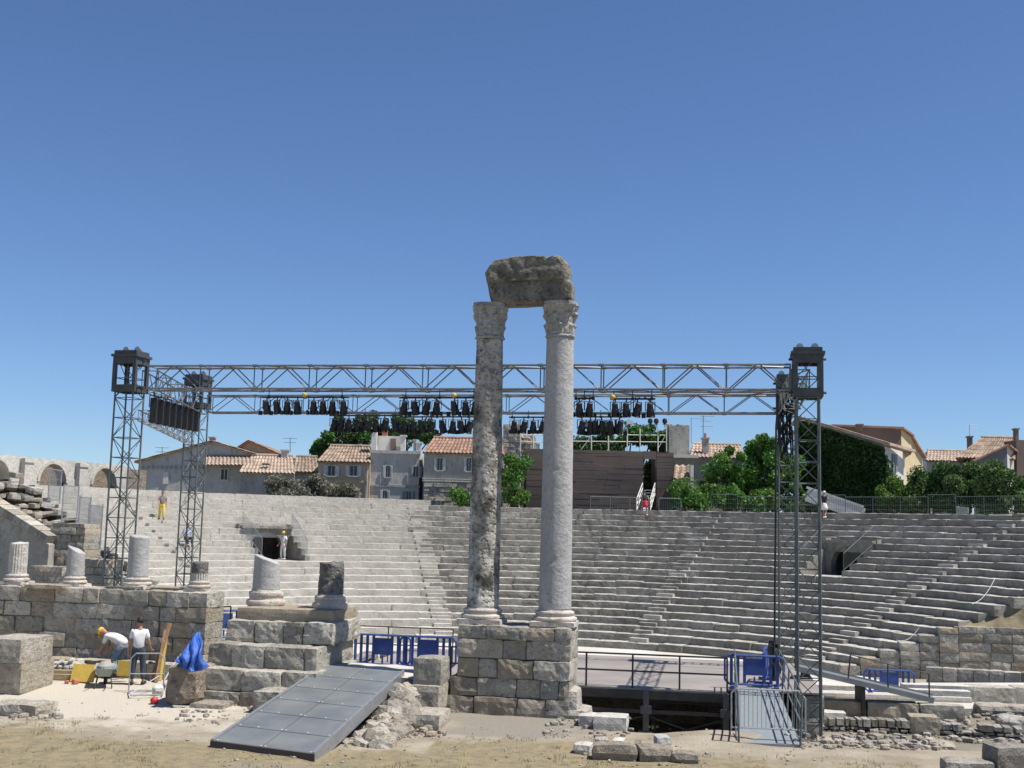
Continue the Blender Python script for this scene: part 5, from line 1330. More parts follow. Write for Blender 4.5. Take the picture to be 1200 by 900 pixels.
Yq = 92; t = house('tiny shed with a striped clay tile lean-to roof beside the booth', 801, Yq, 'lean_to_shed'); mb, a, b, zt = wallbox(791, 811, 561, Yq + 1, 3); t.part('wall', mb, m_plas_white)
mb = MB(); tiles(mb, at(789, 561, Yq), at(810, 561, Yq), at(791, 545, Yq + 2.6), at(812, 545, Yq + 2.6), .35, .07); t.part('roof', mb, m_tile); 
mb = MB(); a, b = at(809, 592, Yq), at(813, 545, Yq); mb.box(((a.x + b.x) / 2, Yq + .5, (a.z + b.z) / 2), (b.x - a.x, 1, b.z - a.z)); t.part('side_post', mb, m_plas_white)
# ivy house
Y = 90; t = house('dark ivy-covered house wall with shuttered white end, right side', 1010, Y)
pL, pR, pE = at(936, 490, Y + 3.5), at(1037, 523, Y - 1), at(1060, 531, Y + 3)
mb = MB(); gL, gR, gE = [Vector((p.x, p.y, LOW)) for p in (pL, pR, pE)]; bkL = gL + Vector((3, 8, 0)); bkE = gE + Vector((1, 5, 0))
mb.add([gL, gR, pR, pL], [(0, 1, 2, 3)]); mb.add([gL, bkL, bkL + Vector((0, 0, pL.z - LOW)), pL], [(0, 1, 2, 3)]); t.part('ivy_wall', mb, m_plas_grey)
mb = MB(); pR2 = pR.copy(); mb.add([gR, gE, Vector((pE.x, pE.y, pR.z - .1)), pR], [(0, 1, 2, 3)]); mb.add([gE, bkE, bkE + Vector((0, 0, pR.z - LOW)), Vector((pE.x, pE.y, pR.z - .1))], [(0, 1, 2, 3)]); t.part('end_wall', mb, m_plas_white)
mb = MB(); tiles(mb, pE + Vector((.4, -.5, -.0)), Vector((pL.x, pL.y, pL.z)) + Vector((-.2, -.5, .15)), pE + Vector((2, 6, .1)), pL + Vector((1, 7, .2)), .32, .06); mb.beam(pL + Vector((-.2, -.4, .05)), pR + Vector((.2, -.4, .15)), .6, .22); mb.beam(pR + Vector((0, -.4, .15)), pE + Vector((.5, -.4, .15)), .5, .2)
t.part('roof', mb, m_tile_pale)
wn = MB(); c = gR.lerp(gE, .45); c.z = at(1044, 542, Y).z; rzw = math.atan2((gE - gR).y, (gE - gR).x); wn.box(c + Vector((0, -.1, 0)), (1.1, .12, 1.35), rzw); w0 = t.part('window', wn, m_shut_g)
wn = MB(); wn.box(c + Vector((.02, -.16, 0)), (.35, .06, 1.25), rzw); t.part('pane', wn, m_pane, w0)
mb = MB(); rg = random.Random(6); nrm_ = (gR - gL).cross(Vector((0, 0, 1))).normalized()
def ivp():
    s = rg.random(); p = gL.lerp(gR, s); zt = pL.z + (pR.z - pL.z) * s - .15; p = p + nrm_ * (abs(rg.gauss(.12, .12))); p.z = rg.uniform(4.5, zt); return p
mb.leaves(15000, ivp, .17, rg)
def ivp2():
    s = rg.random() ** 2 * .35; p = gR.lerp(gE, s) + Vector((0, -abs(rg.gauss(.12, .1)), 0)); p.z = rg.uniform(4.5, pR.z - .6 - 2 * s); return p
mb.leaves(900, ivp2, .17, rg); t.part('ivy', mb, lf_ivy)
mb = MB(); mb.beam(at(945, 571, Y - 3), at(1012, 594, Y - 3.5), .3, .16); mb.beam(at(945, 580, Y - 3), at(1012, 603, Y - 3.5), .25, .9); tag(mb.build('sloping_coping', m_plas_white), 'pale sloping coping wall behind the person in the white skirt', 'wall')
# brown/yellow house behind
Y = 97; t = house('brown walled house with a sunlit yellow end, right side', 1050, Y); a, c, b = at(975, 500, Y), at(1056, 503, Y), at(1081, 537, Y + 5)
A0, C0_, B0 = [Vector((p.x, p.y, LOW)) for p in (a, c, b)]
mb = MB(); mb.add([A0, C0_, c, a], [(0, 1, 2, 3)]); t.part('side_wall', mb, m_plas_brown)
pk = at(1067, 512, Y + 2.2); mb = MB(); mb.add([C0_, B0, b, at(1073, 524, Y + 3.5), pk, c], [(0, 1, 2, 3, 4, 5)]); t.part('end_wall', mb, m_plas_yel)
mb = MB(); mb.beam(a + Vector((0, -.1, .1)), c + Vector((.1, -.1, .1)), .4, .15); mb.beam(c + Vector((0, -.1, .1)), pk + Vector((.1, -.1, .1)), .4, .15); mb.beam(pk + Vector((0, -.1, .1)), b + Vector((.1, -.1, .1)), .4, .15)
mb.add([c, b, b + Vector((-8, 6, 1)), a + Vector((0, 8, 1))], [(0, 1, 2, 3)]); t.part('roof', mb, m_tile_red)
chimney(t, 1007, 5, 498, 504, Y - 1, m_plas_brown)
# far right houses
Y = 112; t = house('house with a low pinkish tile roof peeping over the shrubs', 1110, Y); mb, a, b, zt = wallbox(1086, 1135, 541, Y, 7); t.part('wall', mb, m_plas_white); front_roof(t, 1085, 1137, 540, 528.5, Y, 4, m_tile_pale, px0r=1087)
chimney(t, 1136.5, 3.4, 512, 536, Y - 3, m_plas_brown)
mb = MB(); p = at(1136.5, 512, Y - 3); mb.tube(p, p + Vector((0, 0, 1.2)), .03, 5); mb.tube(p + Vector((-.4, 0, .8)), p + Vector((.9, 0, .8)), .02, 4); mb.tube(p + Vector((-.2, 0, 1.1)), p + Vector((.8, 0, 1.1)), .02, 4); t.part('antenna', mb, m_shut_w)
Y = 104; t = house('dark gabled grey house with sunlit end wall at the right edge', 1165, Y)
front_roof(t, 1120, 1190, 537, 513, Y + 1, 5, m_tile, px0r=1150, px1r=1192)
mb = MB(); g0, g1, g2 = at(1140, 541, Y), at(1180, 523, Y), at(1191, 533, Y + 3); G0, G1, G2 = [Vector((p.x, p.y, LOW)) for p in (g0, g1, g2)]
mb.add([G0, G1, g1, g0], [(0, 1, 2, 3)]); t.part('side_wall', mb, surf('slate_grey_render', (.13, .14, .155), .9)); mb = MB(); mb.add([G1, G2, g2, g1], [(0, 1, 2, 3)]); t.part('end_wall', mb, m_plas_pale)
mb = MB(); mb.beam(g0 + Vector((0, -.1, .05)), g1 + Vector((0, -.1, .1)), .5, .14); mb.beam(g1 + Vector((0, -.1, .1)), g2 + Vector((.1, -.1, .1)), .5, .14); t.part('eave', mb, m_tile_red)
mb, a, b, zt = wallbox(1191, 1240, 516, Y + 2, 7); t.part('wall', mb, m_plas_brown); chimney(t, 1190.5, 3, 503, 517, Y + 1, m_plas_brown)
def tv(lab, px, pyt, pyb, Y):
    mb = MB(); p, q = at(px, pyb, Y), at(px, pyt, Y); mb.tube(p, q, .03, 5)
    for dz, l in ((0, .6), (.35, .5)): mb.tube(q - Vector((l, 0, dz + .05)), q + Vector((l, 0, -dz - .05)), .02, 4)
    tag(mb.build('antenna', m_tower), lab, 'antenna')
tv('thin antenna on the roof ridge left of the big tree', 340, 513, 530, 101); tv('thin antenna over the gable of the long low house', 190, 524, 535, 101)

# ------------------------------------------------------------------ TREES AND PLANTS
def tree(lab, blobs, Y, n, leaf, mat, trunk=True, seed=1, dep=1.0, cat='tree', name='broadleaf_tree', group='trees and shrubs behind the seats'):
    """blobs: (px, py, rx_px, ry_px, dy metres)"""
    rg = random.Random(seed); B = []
    for (x, y, rx, ry, dy) in blobs:
        c = at(x, y, Y + dy); s = c.y / F; B.append((c, rx * s, max(.8, (rx + ry) / 2 * s * dep), ry * s))
    cx = sum(b[0].x for b in B) / len(B); cy = sum(b[0].y for b in B) / len(B); t = T(name, lab, cat, Vector((cx, cy, LOW)), group)
    clumps = []
    for b in B:
        k = max(8, int(13 * b[1] * b[3] / 2))
        for _ in range(k):
            d = Vector((rg.gauss(0, 1), rg.gauss(0, 1), rg.gauss(0, 1))).normalized() * rg.uniform(.45, 1.12)
            clumps.append((b[0] + Vector((d.x * b[1], d.y * b[2], d.z * b[3])), rg.uniform(.2, .85)))
    mb = MB()
    def fn():
        c, r = rg.choice(clumps); d = Vector((rg.gauss(0, 1), rg.gauss(0, 1), rg.gauss(0, 1))).normalized() * r * rg.random() ** .4; return c + d
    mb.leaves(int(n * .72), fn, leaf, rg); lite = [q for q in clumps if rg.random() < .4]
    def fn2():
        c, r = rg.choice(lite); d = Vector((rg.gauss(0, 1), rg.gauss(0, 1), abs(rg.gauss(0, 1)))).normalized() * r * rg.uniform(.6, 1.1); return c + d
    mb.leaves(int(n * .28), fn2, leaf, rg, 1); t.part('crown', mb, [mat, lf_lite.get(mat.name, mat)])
    tr = MB(); base = Vector((cx, cy, LOW)); zc = min(b[0].z for b in B); fork = Vector((cx, cy, LOW + (zc - LOW) * .55)); tr.tube(base, fork, .3, 8, .2)
    for b in B: tr.tube(fork, b[0], .17, 6, .05)
    for c, r in rg.sample(clumps, min(24, len(clumps))):
        bb_ = min(B, key=lambda q: (q[0] - c).length); tr.tube(bb_[0], c, .05, 4, .02)
    t.part('trunk', tr, m_bark); return t
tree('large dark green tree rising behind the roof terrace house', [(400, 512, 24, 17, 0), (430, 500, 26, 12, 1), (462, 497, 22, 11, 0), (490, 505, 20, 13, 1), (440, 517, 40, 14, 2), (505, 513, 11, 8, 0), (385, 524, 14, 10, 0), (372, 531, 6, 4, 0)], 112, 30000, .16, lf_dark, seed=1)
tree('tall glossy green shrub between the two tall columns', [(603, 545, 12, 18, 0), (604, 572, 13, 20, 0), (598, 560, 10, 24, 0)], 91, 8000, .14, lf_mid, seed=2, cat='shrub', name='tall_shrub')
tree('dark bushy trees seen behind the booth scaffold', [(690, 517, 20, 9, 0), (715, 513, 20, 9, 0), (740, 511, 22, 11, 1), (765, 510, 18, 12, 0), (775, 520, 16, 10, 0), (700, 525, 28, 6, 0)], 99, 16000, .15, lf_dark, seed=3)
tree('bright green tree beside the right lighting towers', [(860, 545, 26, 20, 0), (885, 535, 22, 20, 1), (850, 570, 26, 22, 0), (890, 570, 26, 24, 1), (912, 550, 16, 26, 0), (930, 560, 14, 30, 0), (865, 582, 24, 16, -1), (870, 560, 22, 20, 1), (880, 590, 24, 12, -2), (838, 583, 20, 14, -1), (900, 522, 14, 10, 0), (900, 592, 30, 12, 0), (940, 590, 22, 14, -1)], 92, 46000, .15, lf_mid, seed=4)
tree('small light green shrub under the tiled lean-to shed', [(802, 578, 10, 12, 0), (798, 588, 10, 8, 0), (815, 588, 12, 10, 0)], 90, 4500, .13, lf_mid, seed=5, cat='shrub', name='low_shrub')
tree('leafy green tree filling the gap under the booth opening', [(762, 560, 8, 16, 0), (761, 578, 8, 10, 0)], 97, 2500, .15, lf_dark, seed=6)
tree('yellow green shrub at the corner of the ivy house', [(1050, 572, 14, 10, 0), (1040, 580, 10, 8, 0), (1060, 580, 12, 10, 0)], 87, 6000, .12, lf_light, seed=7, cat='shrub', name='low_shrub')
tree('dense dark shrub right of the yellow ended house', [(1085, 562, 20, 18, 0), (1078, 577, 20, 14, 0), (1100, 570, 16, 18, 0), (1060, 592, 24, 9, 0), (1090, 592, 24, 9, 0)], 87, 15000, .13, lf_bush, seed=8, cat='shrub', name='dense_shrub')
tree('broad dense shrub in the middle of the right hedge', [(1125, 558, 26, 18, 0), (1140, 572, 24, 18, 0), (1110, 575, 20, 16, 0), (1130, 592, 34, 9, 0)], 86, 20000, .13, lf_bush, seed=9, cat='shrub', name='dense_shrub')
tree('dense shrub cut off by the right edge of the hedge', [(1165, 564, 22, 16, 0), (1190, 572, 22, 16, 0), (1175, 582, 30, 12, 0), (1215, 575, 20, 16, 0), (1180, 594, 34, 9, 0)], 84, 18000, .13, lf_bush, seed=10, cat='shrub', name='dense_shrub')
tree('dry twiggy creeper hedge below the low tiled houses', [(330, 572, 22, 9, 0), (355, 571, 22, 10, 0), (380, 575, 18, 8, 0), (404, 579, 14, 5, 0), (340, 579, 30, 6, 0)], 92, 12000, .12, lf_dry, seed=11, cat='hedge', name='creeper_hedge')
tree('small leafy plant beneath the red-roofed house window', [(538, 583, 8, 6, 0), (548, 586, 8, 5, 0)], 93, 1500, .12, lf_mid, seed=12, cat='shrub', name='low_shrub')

# fence along the top on the right
ang = [14 + 0 * i for i in range(0)]
a_ = 24.0; i = 0; words = ['first', 'second', 'third', 'fourth', 'fifth', 'sixth', 'seventh', 'eighth', 'ninth', 'tenth', 'eleventh', 'twelfth', 'thirteenth', 'fourteenth']
while a_ < 64:
    p, q = pol(34.6, a_, ZT - .03), pol(34.6, a_ + 3.1, ZT - .03)
    fence_panel('grey mesh fence panel on the seat rim, %s from the big tree' % words[i], (p, q, 1.12 if i % 4 else 1.25), 'mesh fence along the top of the seats', .15, r=.008, post=.02, mat=surf('grey_green_fence', (.10, .125, .12), .6, .3)); a_ += 3.12; i += 1

# rope lines on the right seats
for lab, p, q in (('white rope slanting over the seats near the right edge', at(1166, 678, 60), at(1139, 708, 57)), ('white rope slanting over the lower seats above the blue barrier', at(1077, 736, 58), at(1050, 750, 57.5))):
    mb = MB(); mb.path([p.lerp(q, k / 8) - Vector((0, 0, .25 * math.sin(math.pi * k / 8))) for k in range(9)], .014, 5); tag(mb.build('rope', m_shut_w), lab, 'rope')
# wall fallen block on rows etc.
block(1124, 1136, 594, 602, 84, .8, 'pale block lying on the top row before the right fence', st_white, rz=-.6, rough=.03)

# ------------------------------------------------------------------ WORK AREA (left foreground)
p = at(122, 803, 31.6); base = Vector((p.x, p.y, gz(p.x, p.y)))
t = thing('wheelbarrow', 'grey wheelbarrow standing in front of the stooping worker', 'wheelbarrow', base, R(105)); t.scale = (.85, .85, .85)
mb = MB(); B_ = [(-.42, -.3, .58), (.48, -.3, .66), (.48, .3, .66), (-.42, .3, .58)]; b_ = [(-.28, -.17, .34), (.2, -.17, .34), (.2, .17, .34), (-.28, .17, .34)]
mb.add(B_ + b_ + [(x * .94, y * .92, z) for x, y, z in B_] + [(x * .93, y * .9, z + .02) for x, y, z in b_], [(0, 1, 5, 4), (1, 2, 6, 5), (2, 3, 7, 6), (3, 0, 4, 7), (4, 5, 6, 7), (8, 12, 13, 9), (9, 13, 14, 10), (10, 14, 15, 11), (11, 15, 12, 8), (12, 15, 14, 13), (0, 8, 9, 1), (1, 9, 10, 2), (2, 10, 11, 3), (3, 11, 8, 0)])
mb.build('tray', surf('dusty_green_grey', (.3, .32, .28), .7), t)
mb = MB()
for s in (-1, 1): mb.path([(.62, s * .05, .2), (.2, s * .17, .32), (-.3, s * .22, .36), (-.85, s * .28, .58)], .018, 6); mb.path([(-.25, s * .2, .34), (-.35, s * .24, .02), (-.2, s * .24, .02), (-.05, s * .18, .34)], .016, 6)
mb.build('frame', m_dark, t)
mb = MB(); mb.tube((.62, -.05, .2), (.62, .05, .2), .2, 18); mb.build('wheel', m_cable, t)
mb = MB(); mb.lathe([(.36, .5), (.34, .62), (.2, .72), (.02, .76)], (.02, 0, .02), 14, lambda p, a: Vector((p.x * 1.05, p.y * .7, p.z + .03 * noise.noise(p * 9)))); mb.build('mortar_load', surf('wet_mortar', (.3, .29, .26), .8), t)
def simple(name, lab, cat, mb, mat, group=None, smooth=False): return tag(mb.build(name, mat, smooth=smooth), lab, cat, group)
# boards
mb = MB(); p = at(97, 803, 32.0); z = gz(p.x, p.y); mb.box((p.x, p.y, z + .24), (.62, .05, .46), R(-6), mat=Matrix.Rotation(R(-6), 3, 'Z') @ Matrix.Rotation(R(-20), 3, 'X')); simple('formwork_board', 'bright yellow square board standing before the rubble pile', 'board', mb, m_yellow)
mb = MB(); p = at(145, 785, 32.4); z = gz(p.x, p.y)
mb.box((p.x, p.y, z + .35), (.32, .04, .4), R(10)); simple('formwork_board', 'yellow board leaning behind the standing worker', 'board', mb, m_yellow)
mb = MB(); p = at(66, 800, 32.3); z = gz(p.x, p.y); mb.box((p.x, p.y, z + .08), (1.0, .25, .14), R(-4)); mb.box((p.x + .1, p.y + .1, z + .2), (.9, .2, .08), R(2)); simple('timber_beam', 'low wooden beams lying at the foot of the rubble pile', 'timber', mb, surf('pale_timber', (.42, .33, .2), .8, 0, .3, 8))
mb = MB(); rg = random.Random(12)
for _ in range(150):
    s_ = rg.random(); px = rg.uniform(50, 112); p = at(px, 790, 32.9 + rg.uniform(-.3, .5)); s = rg.uniform(.08, .22); mb.rock((p.x, p.y, gz(p.x, p.y) + .1 + .4 * rg.random() * (1 - abs(px - 80) / 45)), (s, s, s * .7), rg.uniform(0, 3), s * .2, s * .4, s * .3, rg.uniform(0, 99))
simple('rubble_pile', 'heap of small white rubble behind the yellow board', 'rubble heap', mb, st_white)
for i, (x0, y0, x1, y1, Y, mt, r) in enumerate(((178, 800, 199, 730, 32.5, m_wood, .045), (183, 802, 194, 738, 32.3, m_wood, .035), (188, 795, 197, 735, 32.6, m_yellow, .03), (186, 812, 209, 770, 31.4, m_shut_w, .018), (192, 814, 212, 766, 31.2, m_steel, .016))):
    mb = MB(); a = at(x0, y0, Y); b = at(x1, y1, Y + .6); a.z = gz(a.x, a.y); mb.beam(a, b, r * 2, r * 2) if i < 3 else mb.tube(a, b, r, 8)
    simple('leaning_plank' if i < 3 else 'leaning_pole', ('thickest brown plank leaning on the wall behind the worker', 'thin brown plank leaning beside the thicker plank', 'yellowish plank leaning behind the brown ones', 'white pole leaning towards the blue tarpaulin', 'grey pole leaning before the blue tarpaulin')[i], 'plank' if i < 3 else 'pole', mb, mt)
# steel trestle
def trestle(lab, px, py, Y, rz, sc=1):
    p = at(px, py, Y); t = thing('trestle', lab, 'trestle', (p.x, p.y, gz(p.x, p.y)), rz)
    mb = MB(); mb.path([(-.42, 0, .03), (-.42, .1, .82), (-.3, .12, .95), (.3, .12, .95), (.42, .1, .82), (.42, 0, .03)], .018, 6); mb.path([(-.42, .055, .45), (.42, .055, .45)], .014, 5); mb.path([(-.42, 0, .03), (.42, 0, .03)], .018, 6); mb.build('upright_frame', m_steel, t)
    mb = MB(); mb.path([(-.42, 0, .03), (-.3, -.75, .03), (.45, -.75, .03), (.42, 0, .03)], .018, 6); mb.tube((-.35, -.75, .03), (.3, .05, .4), .012, 5); mb.build('foot_frame', m_steel, t)
    return t
trestle('thin steel trestle frame right of the standing worker', 171, 808, 31.0, R(12))
mb = MB(); p = at(181, 817, 29.5); mb.lathe([(.06, 0), (.09, .04), (.1, .1), (.07, .15), (.02, .17)], (p.x, p.y, gz(p.x, p.y)), 14); simple('red_bucket', 'small red bucket on the sand beside the poles', 'bucket', mb, surf('red_plastic', (.5, .03, .03), .5), smooth=True)
mb = MB(); p = at(186, 806, 30.6); mb.rock((p.x, p.y, gz(p.x, p.y) + .11), (.26, .22, .26), .4, .07, .07, .1, 3); simple('cement_bag', 'crumpled white bag behind the red bucket', 'bag', mb, m_plas_white)
mb = MB(); p = at(78, 805, 31.7); mb.rock((p.x, p.y, gz(p.x, p.y) + .04), (.12, .1, .1), 0, .02, .05, .03, 1); mb.rock((p.x + .22, p.y, gz(p.x, p.y) + .06), (.16, .12, .13), 1, .02, .05, .03, 2); simple('brick_fragments', 'two reddish brick pieces beside the yellow board', 'brick pieces', mb, m_brick)
# tarpaulin: folded cloth draped over the brown block
mb = MB(); nu, nv_ = 60, 60; a = at(208, 770, 29.2); G = []
for i in range(nu + 1):
    for j in range(nv_ + 1):
        u, v = i / nu, j / nv_
        top = at(213 + 24 * u, 741 + 30 * (1 - u) ** 2.2, 29.6 + .2 * u); bot = at(208 + 34 * u, 776 + 11 * math.sin(u * 2.6), 29.1)
        p = top.lerp(bot, v); fold = .07 * math.sin(u * 20 + 3 * v) * (.3 + .7 * v) + .07 * noise.noise(Vector((u * 5, v * 3, 1))) + .03 * noise.noise(Vector((u * 16, v * 5, 3)))
        p.y -= fold + .25 * math.sin(math.pi * v); p.x += .04 * math.sin(v * 9 + u * 5); G.append(p)
mb.add(G, [(i * (nv_ + 1) + j, (i + 1) * (nv_ + 1) + j, (i + 1) * (nv_ + 1) + j + 1, i * (nv_ + 1) + j + 1) for i in range(nu) for j in range(nv_)])
o = simple('blue_tarpaulin', 'crumpled bright blue tarpaulin draped over a brown block', 'tarpaulin', mb, m_tarp, smooth=True)
md = o.modifiers.new('th', 'SOLIDIFY'); md.thickness = .02

# ------------------------------------------------------------------ PEOPLE
def skin_mesh(verts, edges, radii, root=0, sub=1):
    me = bpy.data.meshes.new('tmp'); me.from_pydata(verts, edges, []); o = bpy.data.objects.new('tmp', me); COL.objects.link(o)
    bm = bmesh.new(); bm.from_mesh(me); ly = bm.verts.layers.skin.verify(); bm.verts.ensure_lookup_table()
    for v, r in zip(bm.verts, radii): v[ly].radius = (r, r) if not isinstance(r, tuple) else r; v[ly].use_root = (v.index == root)
    bm.to_mesh(me); bm.free()
    o.modifiers.new('s', 'SKIN').use_smooth_shade = True; s = o.modifiers.new('u', 'SUBSURF'); s.levels = s.render_levels = sub
    dg = bpy.context.evaluated_depsgraph_get(); e = o.evaluated_get(dg); m2 = bpy.data.meshes.new_from_object(e)
    vs = [tuple(v.co) for v in m2.vertices]; fs = [tuple(p.vertices) for p in m2.polygons]
    bpy.data.objects.remove(o); bpy.data.meshes.remove(me); bpy.data.meshes.remove(m2); return vs, fs
def person(lab, loc, rz, pose, shirt, legs, shoes, hair=True, cap=None, shorts=False, skirt=False, sc=1.0, sleeves=True):
    J = pose; t = thing('person', lab, 'person', loc, rz); t.scale = (sc, sc, sc)
    names = ['pel', 'wai', 'che', 'nec', 'hed', 'sl', 'el', 'wl', 'hl', 'sr', 'er', 'wr', 'hr', 'pl', 'kl', 'al', 'tl', 'pr', 'kr', 'ar', 'tr']
    J = {k: Vector(v) for k, v in J.items()}
    rad = dict(pel=.115, wai=.11, che=.125, nec=.055, hed=.06, sl=.06, el=.042, wl=.03, hl=.035, sr=.06, er=.042, wr=.03, hr=.035, pl=.085, kl=.058, al=.04, tl=.038, pr=.085, kr=.058, ar=.04, tr=.038)
    E = [('pel', 'wai'), ('wai', 'che'), ('che', 'nec'), ('nec', 'hed'), ('che', 'sl'), ('sl', 'el'), ('el', 'wl'), ('wl', 'hl'), ('che', 'sr'), ('sr', 'er'), ('er', 'wr'), ('wr', 'hr'), ('pel', 'pl'), ('pl', 'kl'), ('kl', 'al'), ('al', 'tl'), ('pel', 'pr'), ('pr', 'kr'), ('kr', 'ar'), ('ar', 'tr')]
    idx = {k: i for i, k in enumerate(names)}
    vs, fs = skin_mesh([tuple(J[k]) for k in names], [(idx[a], idx[b]) for a, b in E], [rad[k] for k in names])
    mb = MB(); mb.add(vs, fs)
    hd = (J['hed'] - J['nec']).normalized(); hc = J['nec'] + hd * .17; fw = Vector(J.get('face', (0, 1, 0))).normalized(); fw = (fw - hd * fw.dot(hd)).normalized(); sd_ = fw.cross(hd)
    MH = Matrix((sd_, fw, hd)).transposed()
    mb.lathe([(.02, -.125), (.05, -.115), (.065, -.08), (.078, -.02), (.08, .04), (.07, .09), (.045, .115), (.01, .125)], hc, 16, lambda p, a: Vector((p.x * .95, p.y * 1.2, p.z)), M=MH)
    nb_ = hc + fw * .095 + hd * -.01; mb.tube(nb_ + hd * .03, nb_ - hd * .015 + fw * .022, .007, 6, .014)
    for s in (-1, 1): mb.rock(hc + sd_ * s * .08, (.02, .04, .06), 0, 0, .02, .01)
    for w_n, h_n, e_n, s in (('wl', 'hl', 'el', -1), ('wr', 'hr', 'er', 1)):       # fingers and thumb
        d = (J[h_n] - J[w_n]).normalized(); sx = d.cross(Vector((0, 1, .2))).normalized(); dn_ = d.cross(sx).normalized()
        for k, ln in enumerate((.07, .08, .075, .06)):
            b0 = J[h_n] + sx * (.027 - .018 * k); m0 = b0 + d * ln * .6; mb.tube(b0, m0, .009, 5); mb.tube(m0, m0 + (d * .7 + dn_ * s * .5).normalized() * ln * .5, .008, 5, .006)
        b0 = J[w_n].lerp(J[h_n], .5) + sx * .03; mb.tube(b0, b0 + (d * .6 + sx * .8).normalized() * .06, .011, 5, .008)
    body = mb.build('body', m_skin, t, True)
    f = MB()
    for s in (-1, 1): f.rock(hc + fw * .093 + sd_ * s * .033 + hd * .012, (.022, .01, .012), 0, 0, .01, .004)
    f.build('eyes', m_hair, t)
    f = MB(); f.box(hc + fw * .088 - hd * .058, (.045, .012, .01), mat=MH); f.build('mouth', surf('lip', (.3, .1, .09), .6), t)
    # shirt
    nm = ['wai0', 'wai', 'che', 'sl', 'sm', 'sr', 'rm', 'nk']; up = (J['che'] - J['wai']).normalized()
    P_ = {'wai0': J['pel'].lerp(J['wai'], -.5), 'wai': J['wai'], 'che': J['che'], 'sl': J['sl'], 'sm': J['sl'].lerp(J['el'], .75 if sleeves else .05), 'sr': J['sr'], 'rm': J['sr'].lerp(J['er'], .75 if sleeves else .05), 'nk': J['che'].lerp(J['nec'], .75)}
    vs, fs = skin_mesh([tuple(P_[k]) for k in nm], [(0, 1), (1, 2), (2, 3), (3, 4), (2, 5), (5, 6), (2, 7)], [(.17, .155), (.16, .14), (.155, .13), .078, .068, .078, .068, .07]); m2 = MB(); m2.add(vs, fs); m2.build('shirt', shirt, t, True)
    # trousers
    if skirt:
        m2 = MB(); a = J['wai'].lerp(J['pel'], .4); m2.lathe([(.12, 0), (.16, -.12), (.2, -.3), (.23, -.48), (.2, -.48), (.1, -.1)], a, 18, lambda p, a_: Vector((p.x * (1 + .06 * math.sin(a_ * 6)), p.y * (1 + .06 * math.sin(a_ * 6)), p.z))); m2.build('skirt', legs, t, True)
    else:
        e = .15 if shorts else .92
        vs, fs = skin_mesh([tuple(J['pel'].lerp(J['wai'], .9)), tuple(J['pel']), tuple(J['pl']), tuple(J['kl'].lerp(J['pl'], .0 if not shorts else .15)), tuple(J['pr']), tuple(J['kr'].lerp(J['pr'], .0 if not shorts else .15))] + ([] if shorts else [tuple(J['kl'].lerp(J['al'], .9)), tuple(J['kr'].lerp(J['ar'], .9))]),
            [(0, 1), (1, 2), (2, 3), (1, 4), (4, 5)] + ([] if shorts else [(3, 6), (5, 7)]), [.13, .14, .11, .085, .11, .085] + ([] if shorts else [.065, .065]), root=1); m2 = MB(); m2.add(vs, fs); m2.build('trousers', legs, t, True)
    for a, b in (('al', 'tl'), ('ar', 'tr')):
        m2 = MB(); d = (J[b] - J[a]); d.z = 0; c = J[a] + d * .35; m2.rock((c.x, c.y, J[a].z - .035), (.1, .27, .1), math.atan2(d.y, d.x) - math.pi / 2, .004, .04, .04, 1); m2.build('shoe', shoes, t, True)
    if hair and not cap:
        m2 = MB(); m2.lathe([(.084, -.03), (.09, .03), (.085, .08), (.06, .125), (.02, .14), (.005, .142)], hc - fw * .018, 16, lambda p, a: Vector((p.x, p.y * 1.2, p.z)), M=MH); m2.build('hair', m_hair, t, True)
    if cap:
        m2 = MB(); m2.lathe([(.09, .02), (.092, .06), (.08, .1), (.05, .135), (.01, .145)], hc - fw * .005, 16, lambda p, a: Vector((p.x, p.y * 1.2, p.z)), M=MH); m2.box(hc + fw * .13 + hd * .035, (.13, .09, .012), mat=MH); m2.build('cap', cap, t, True)
    return t
STAND = dict(pel=(0, 0, .95), wai=(0, 0, 1.1), che=(0, .01, 1.33), nec=(0, 0, 1.48), hed=(0, .02, 1.6), sl=(-.18, 0, 1.4), el=(-.24, -.02, 1.13), wl=(-.26, .06, .9), hl=(-.26, .09, .82), sr=(.18, 0, 1.4), er=(.25, -.02, 1.13), wr=(.3, .12, .93), hr=(.31, .18, .88),
             pl=(-.1, 0, .88), kl=(-.12, .02, .5), al=(-.13, -.02, .09), tl=(-.15, .13, .04), pr=(.1, 0, .88), kr=(.13, .03, .5), ar=(.16, -.02, .09), tr=(.19, .13, .04))
WALK = dict(STAND, kl=(-.1, .17, .52), al=(-.1, .22, .12), tl=(-.11, .38, .06), kr=(.11, -.02, .5), ar=(.12, -.25, .14), tr=(.12, -.1, .06), el=(-.24, -.15, 1.14), wl=(-.24, -.1, .9), hl=(-.24, -.07, .83), er=(.24, .1, 1.14), wr=(.22, .28, .98), hr=(.21, .35, .95))
CLIMB = dict(STAND, kl=(-.1, .3, .68), al=(-.1, .26, .3), tl=(-.1, .42, .26), kr=(.1, .02, .48), ar=(.1, -.12, .09), tr=(.1, .05, .04), che=(0, .12, 1.3), nec=(0, .17, 1.44), hed=(0, .22, 1.55), sl=(-.17, .11, 1.38), sr=(.17, .11, 1.38), el=(-.24, .25, 1.2), wl=(-.26, .42, 1.15), hl=(-.26, .5, 1.15))
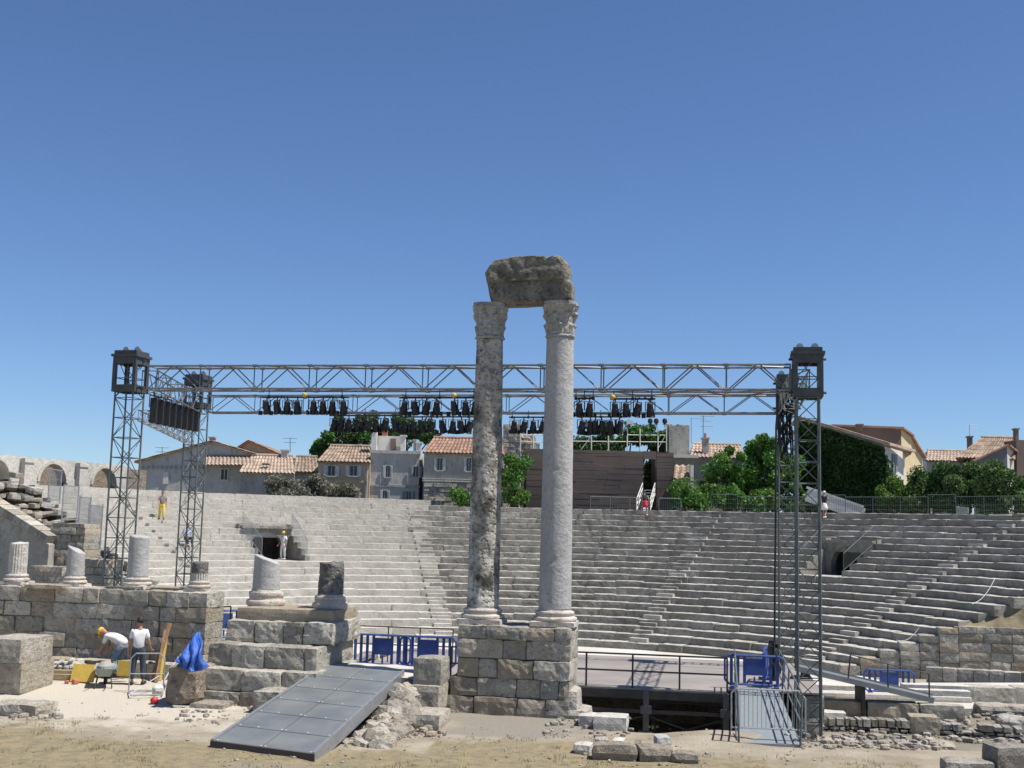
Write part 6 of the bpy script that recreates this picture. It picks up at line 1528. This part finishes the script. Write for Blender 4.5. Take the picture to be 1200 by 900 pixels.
BEND = dict(pel=(0, -.15, .88), wai=(0, .0, .98), che=(0, .24, 1.06), nec=(0, .4, 1.1), hed=(0, .52, 1.13), sl=(-.17, .3, 1.05), el=(-.2, .38, .78), wl=(-.16, .55, .6), hl=(-.15, .61, .55), sr=(.17, .3, 1.05), er=(.2, .38, .78), wr=(.16, .55, .6), hr=(.15, .61, .55),
            pl=(-.1, -.13, .82), kl=(-.12, .08, .47), al=(-.13, -.1, .09), tl=(-.14, .06, .04), pr=(.1, -.13, .82), kr=(.12, .08, .47), ar=(.13, -.1, .09), tr=(.14, .06, .04), face=(0, .4, -1))
SIT = dict(pel=(0, 0, .5), wai=(0, 0, .66), che=(0, .03, .9), nec=(0, .04, 1.05), hed=(0, .07, 1.17), sl=(-.18, .03, .97), el=(-.25, .12, .72), wl=(-.15, .32, .62), hl=(-.12, .39, .6), sr=(.18, .03, .97), er=(.25, .12, .72), wr=(.15, .32, .62), hr=(.12, .39, .6),
           pl=(-.1, .05, .48), kl=(-.14, .45, .5), al=(-.13, .5, .09), tl=(-.14, .66, .04), pr=(.1, .05, .48), kr=(.14, .45, .5), ar=(.13, .5, .09), tr=(.14, .66, .04))
c_white = surf('white_cotton', (.72, .71, .68), .9, 0, .1, 9); c_jean = surf('dark_denim', (.05, .065, .09), .9, 0, .3, 9); c_bjean = surf('blue_denim', (.16, .24, .33), .9, 0, .3, 9)
c_yel = surf('yellow_trousers', (.62, .42, .06), .9); c_gr = surf('grey_cloth', (.2, .18, .17), .9); c_red = surf('red_cloth', (.5, .02, .05), .9); c_shoe = surf('dark_shoe', (.03, .025, .02), .7); c_wshoe = surf('white_shoe', (.7, .7, .68), .7)
c_cap = surf('yellow_cap', (.75, .48, .02), .8); c_blue = surf('blue_white_shirt', (.05, .16, .5), .9, 0, 0, 9, 0, 20, (.5, .55, .62)); c_blk = surf('black_top', (.02, .02, .025), .9)
p = at(160, 804, 32.0); person('worker standing with his back turned in white t-shirt and dark jeans', (p.x, p.y, gz(p.x, p.y)), R(8), STAND, c_white, c_jean, c_shoe, sc=.98)
p = at(137, 801, 32.9); person('stooping worker in yellow cap and white t-shirt above the wheelbarrow', (p.x, p.y, gz(p.x, p.y) + .05), R(70), BEND, c_white, c_bjean, c_shoe, cap=c_cap, sc=1.02)
def on_seat(px, ang, k):                     # foot point on tread k at a bearing
    r = R0 + TREAD * k + .35; return pol(r, ang, Z0 + RISE * k)
def seat_at(px, py):                         # tread seen at a pixel
    best = None
    for k in range(NR):
        d = ray(px, py); z = Z0 + RISE * k; 
        for r in (R0 + TREAD * k + .3,):
            a_ = d.x ** 2 + d.y ** 2; b_ = -2 * d.y * 52; c_ = 52 ** 2 - r * r; q = b_ * b_ - 4 * a_ * c_
            if q < 0: continue
            tt = (-b_ + math.sqrt(q)) / (2 * a_); pz = CAM_Z + d.z * tt
            if best is None or abs(pz - z) < best[0]: best = (abs(pz - z), Vector((d.x * tt, d.y * tt, z)))
    return best[1]
person('visitor in yellow trousers and grey shirt walking on the left seats', seat_at(189, 609), R(-160), WALK, c_gr, c_yel, c_shoe)
person('worker in white with a yellow cap beside the left arched passage', pol(28.3, -30.2, Z0 + RISE * 10), R(150), STAND, c_white, c_white, c_wshoe, cap=c_cap)
person('visitor in red skirt climbing the rows towards the booth stair', seat_at(756, 602), R(10), CLIMB, c_blk, c_red, c_wshoe, skirt=True, sleeves=False)
person('visitor in dark top and white skirt on the rows beside the right tower', seat_at(966, 605), R(-30), WALK, c_blk, c_white, c_wshoe, skirt=True, sleeves=False, cap=c_white)
person('seated visitor in a blue and white shirt behind the rear left tower', seat_at(218, 643), R(-140), SIT, c_blue, c_jean, c_shoe)
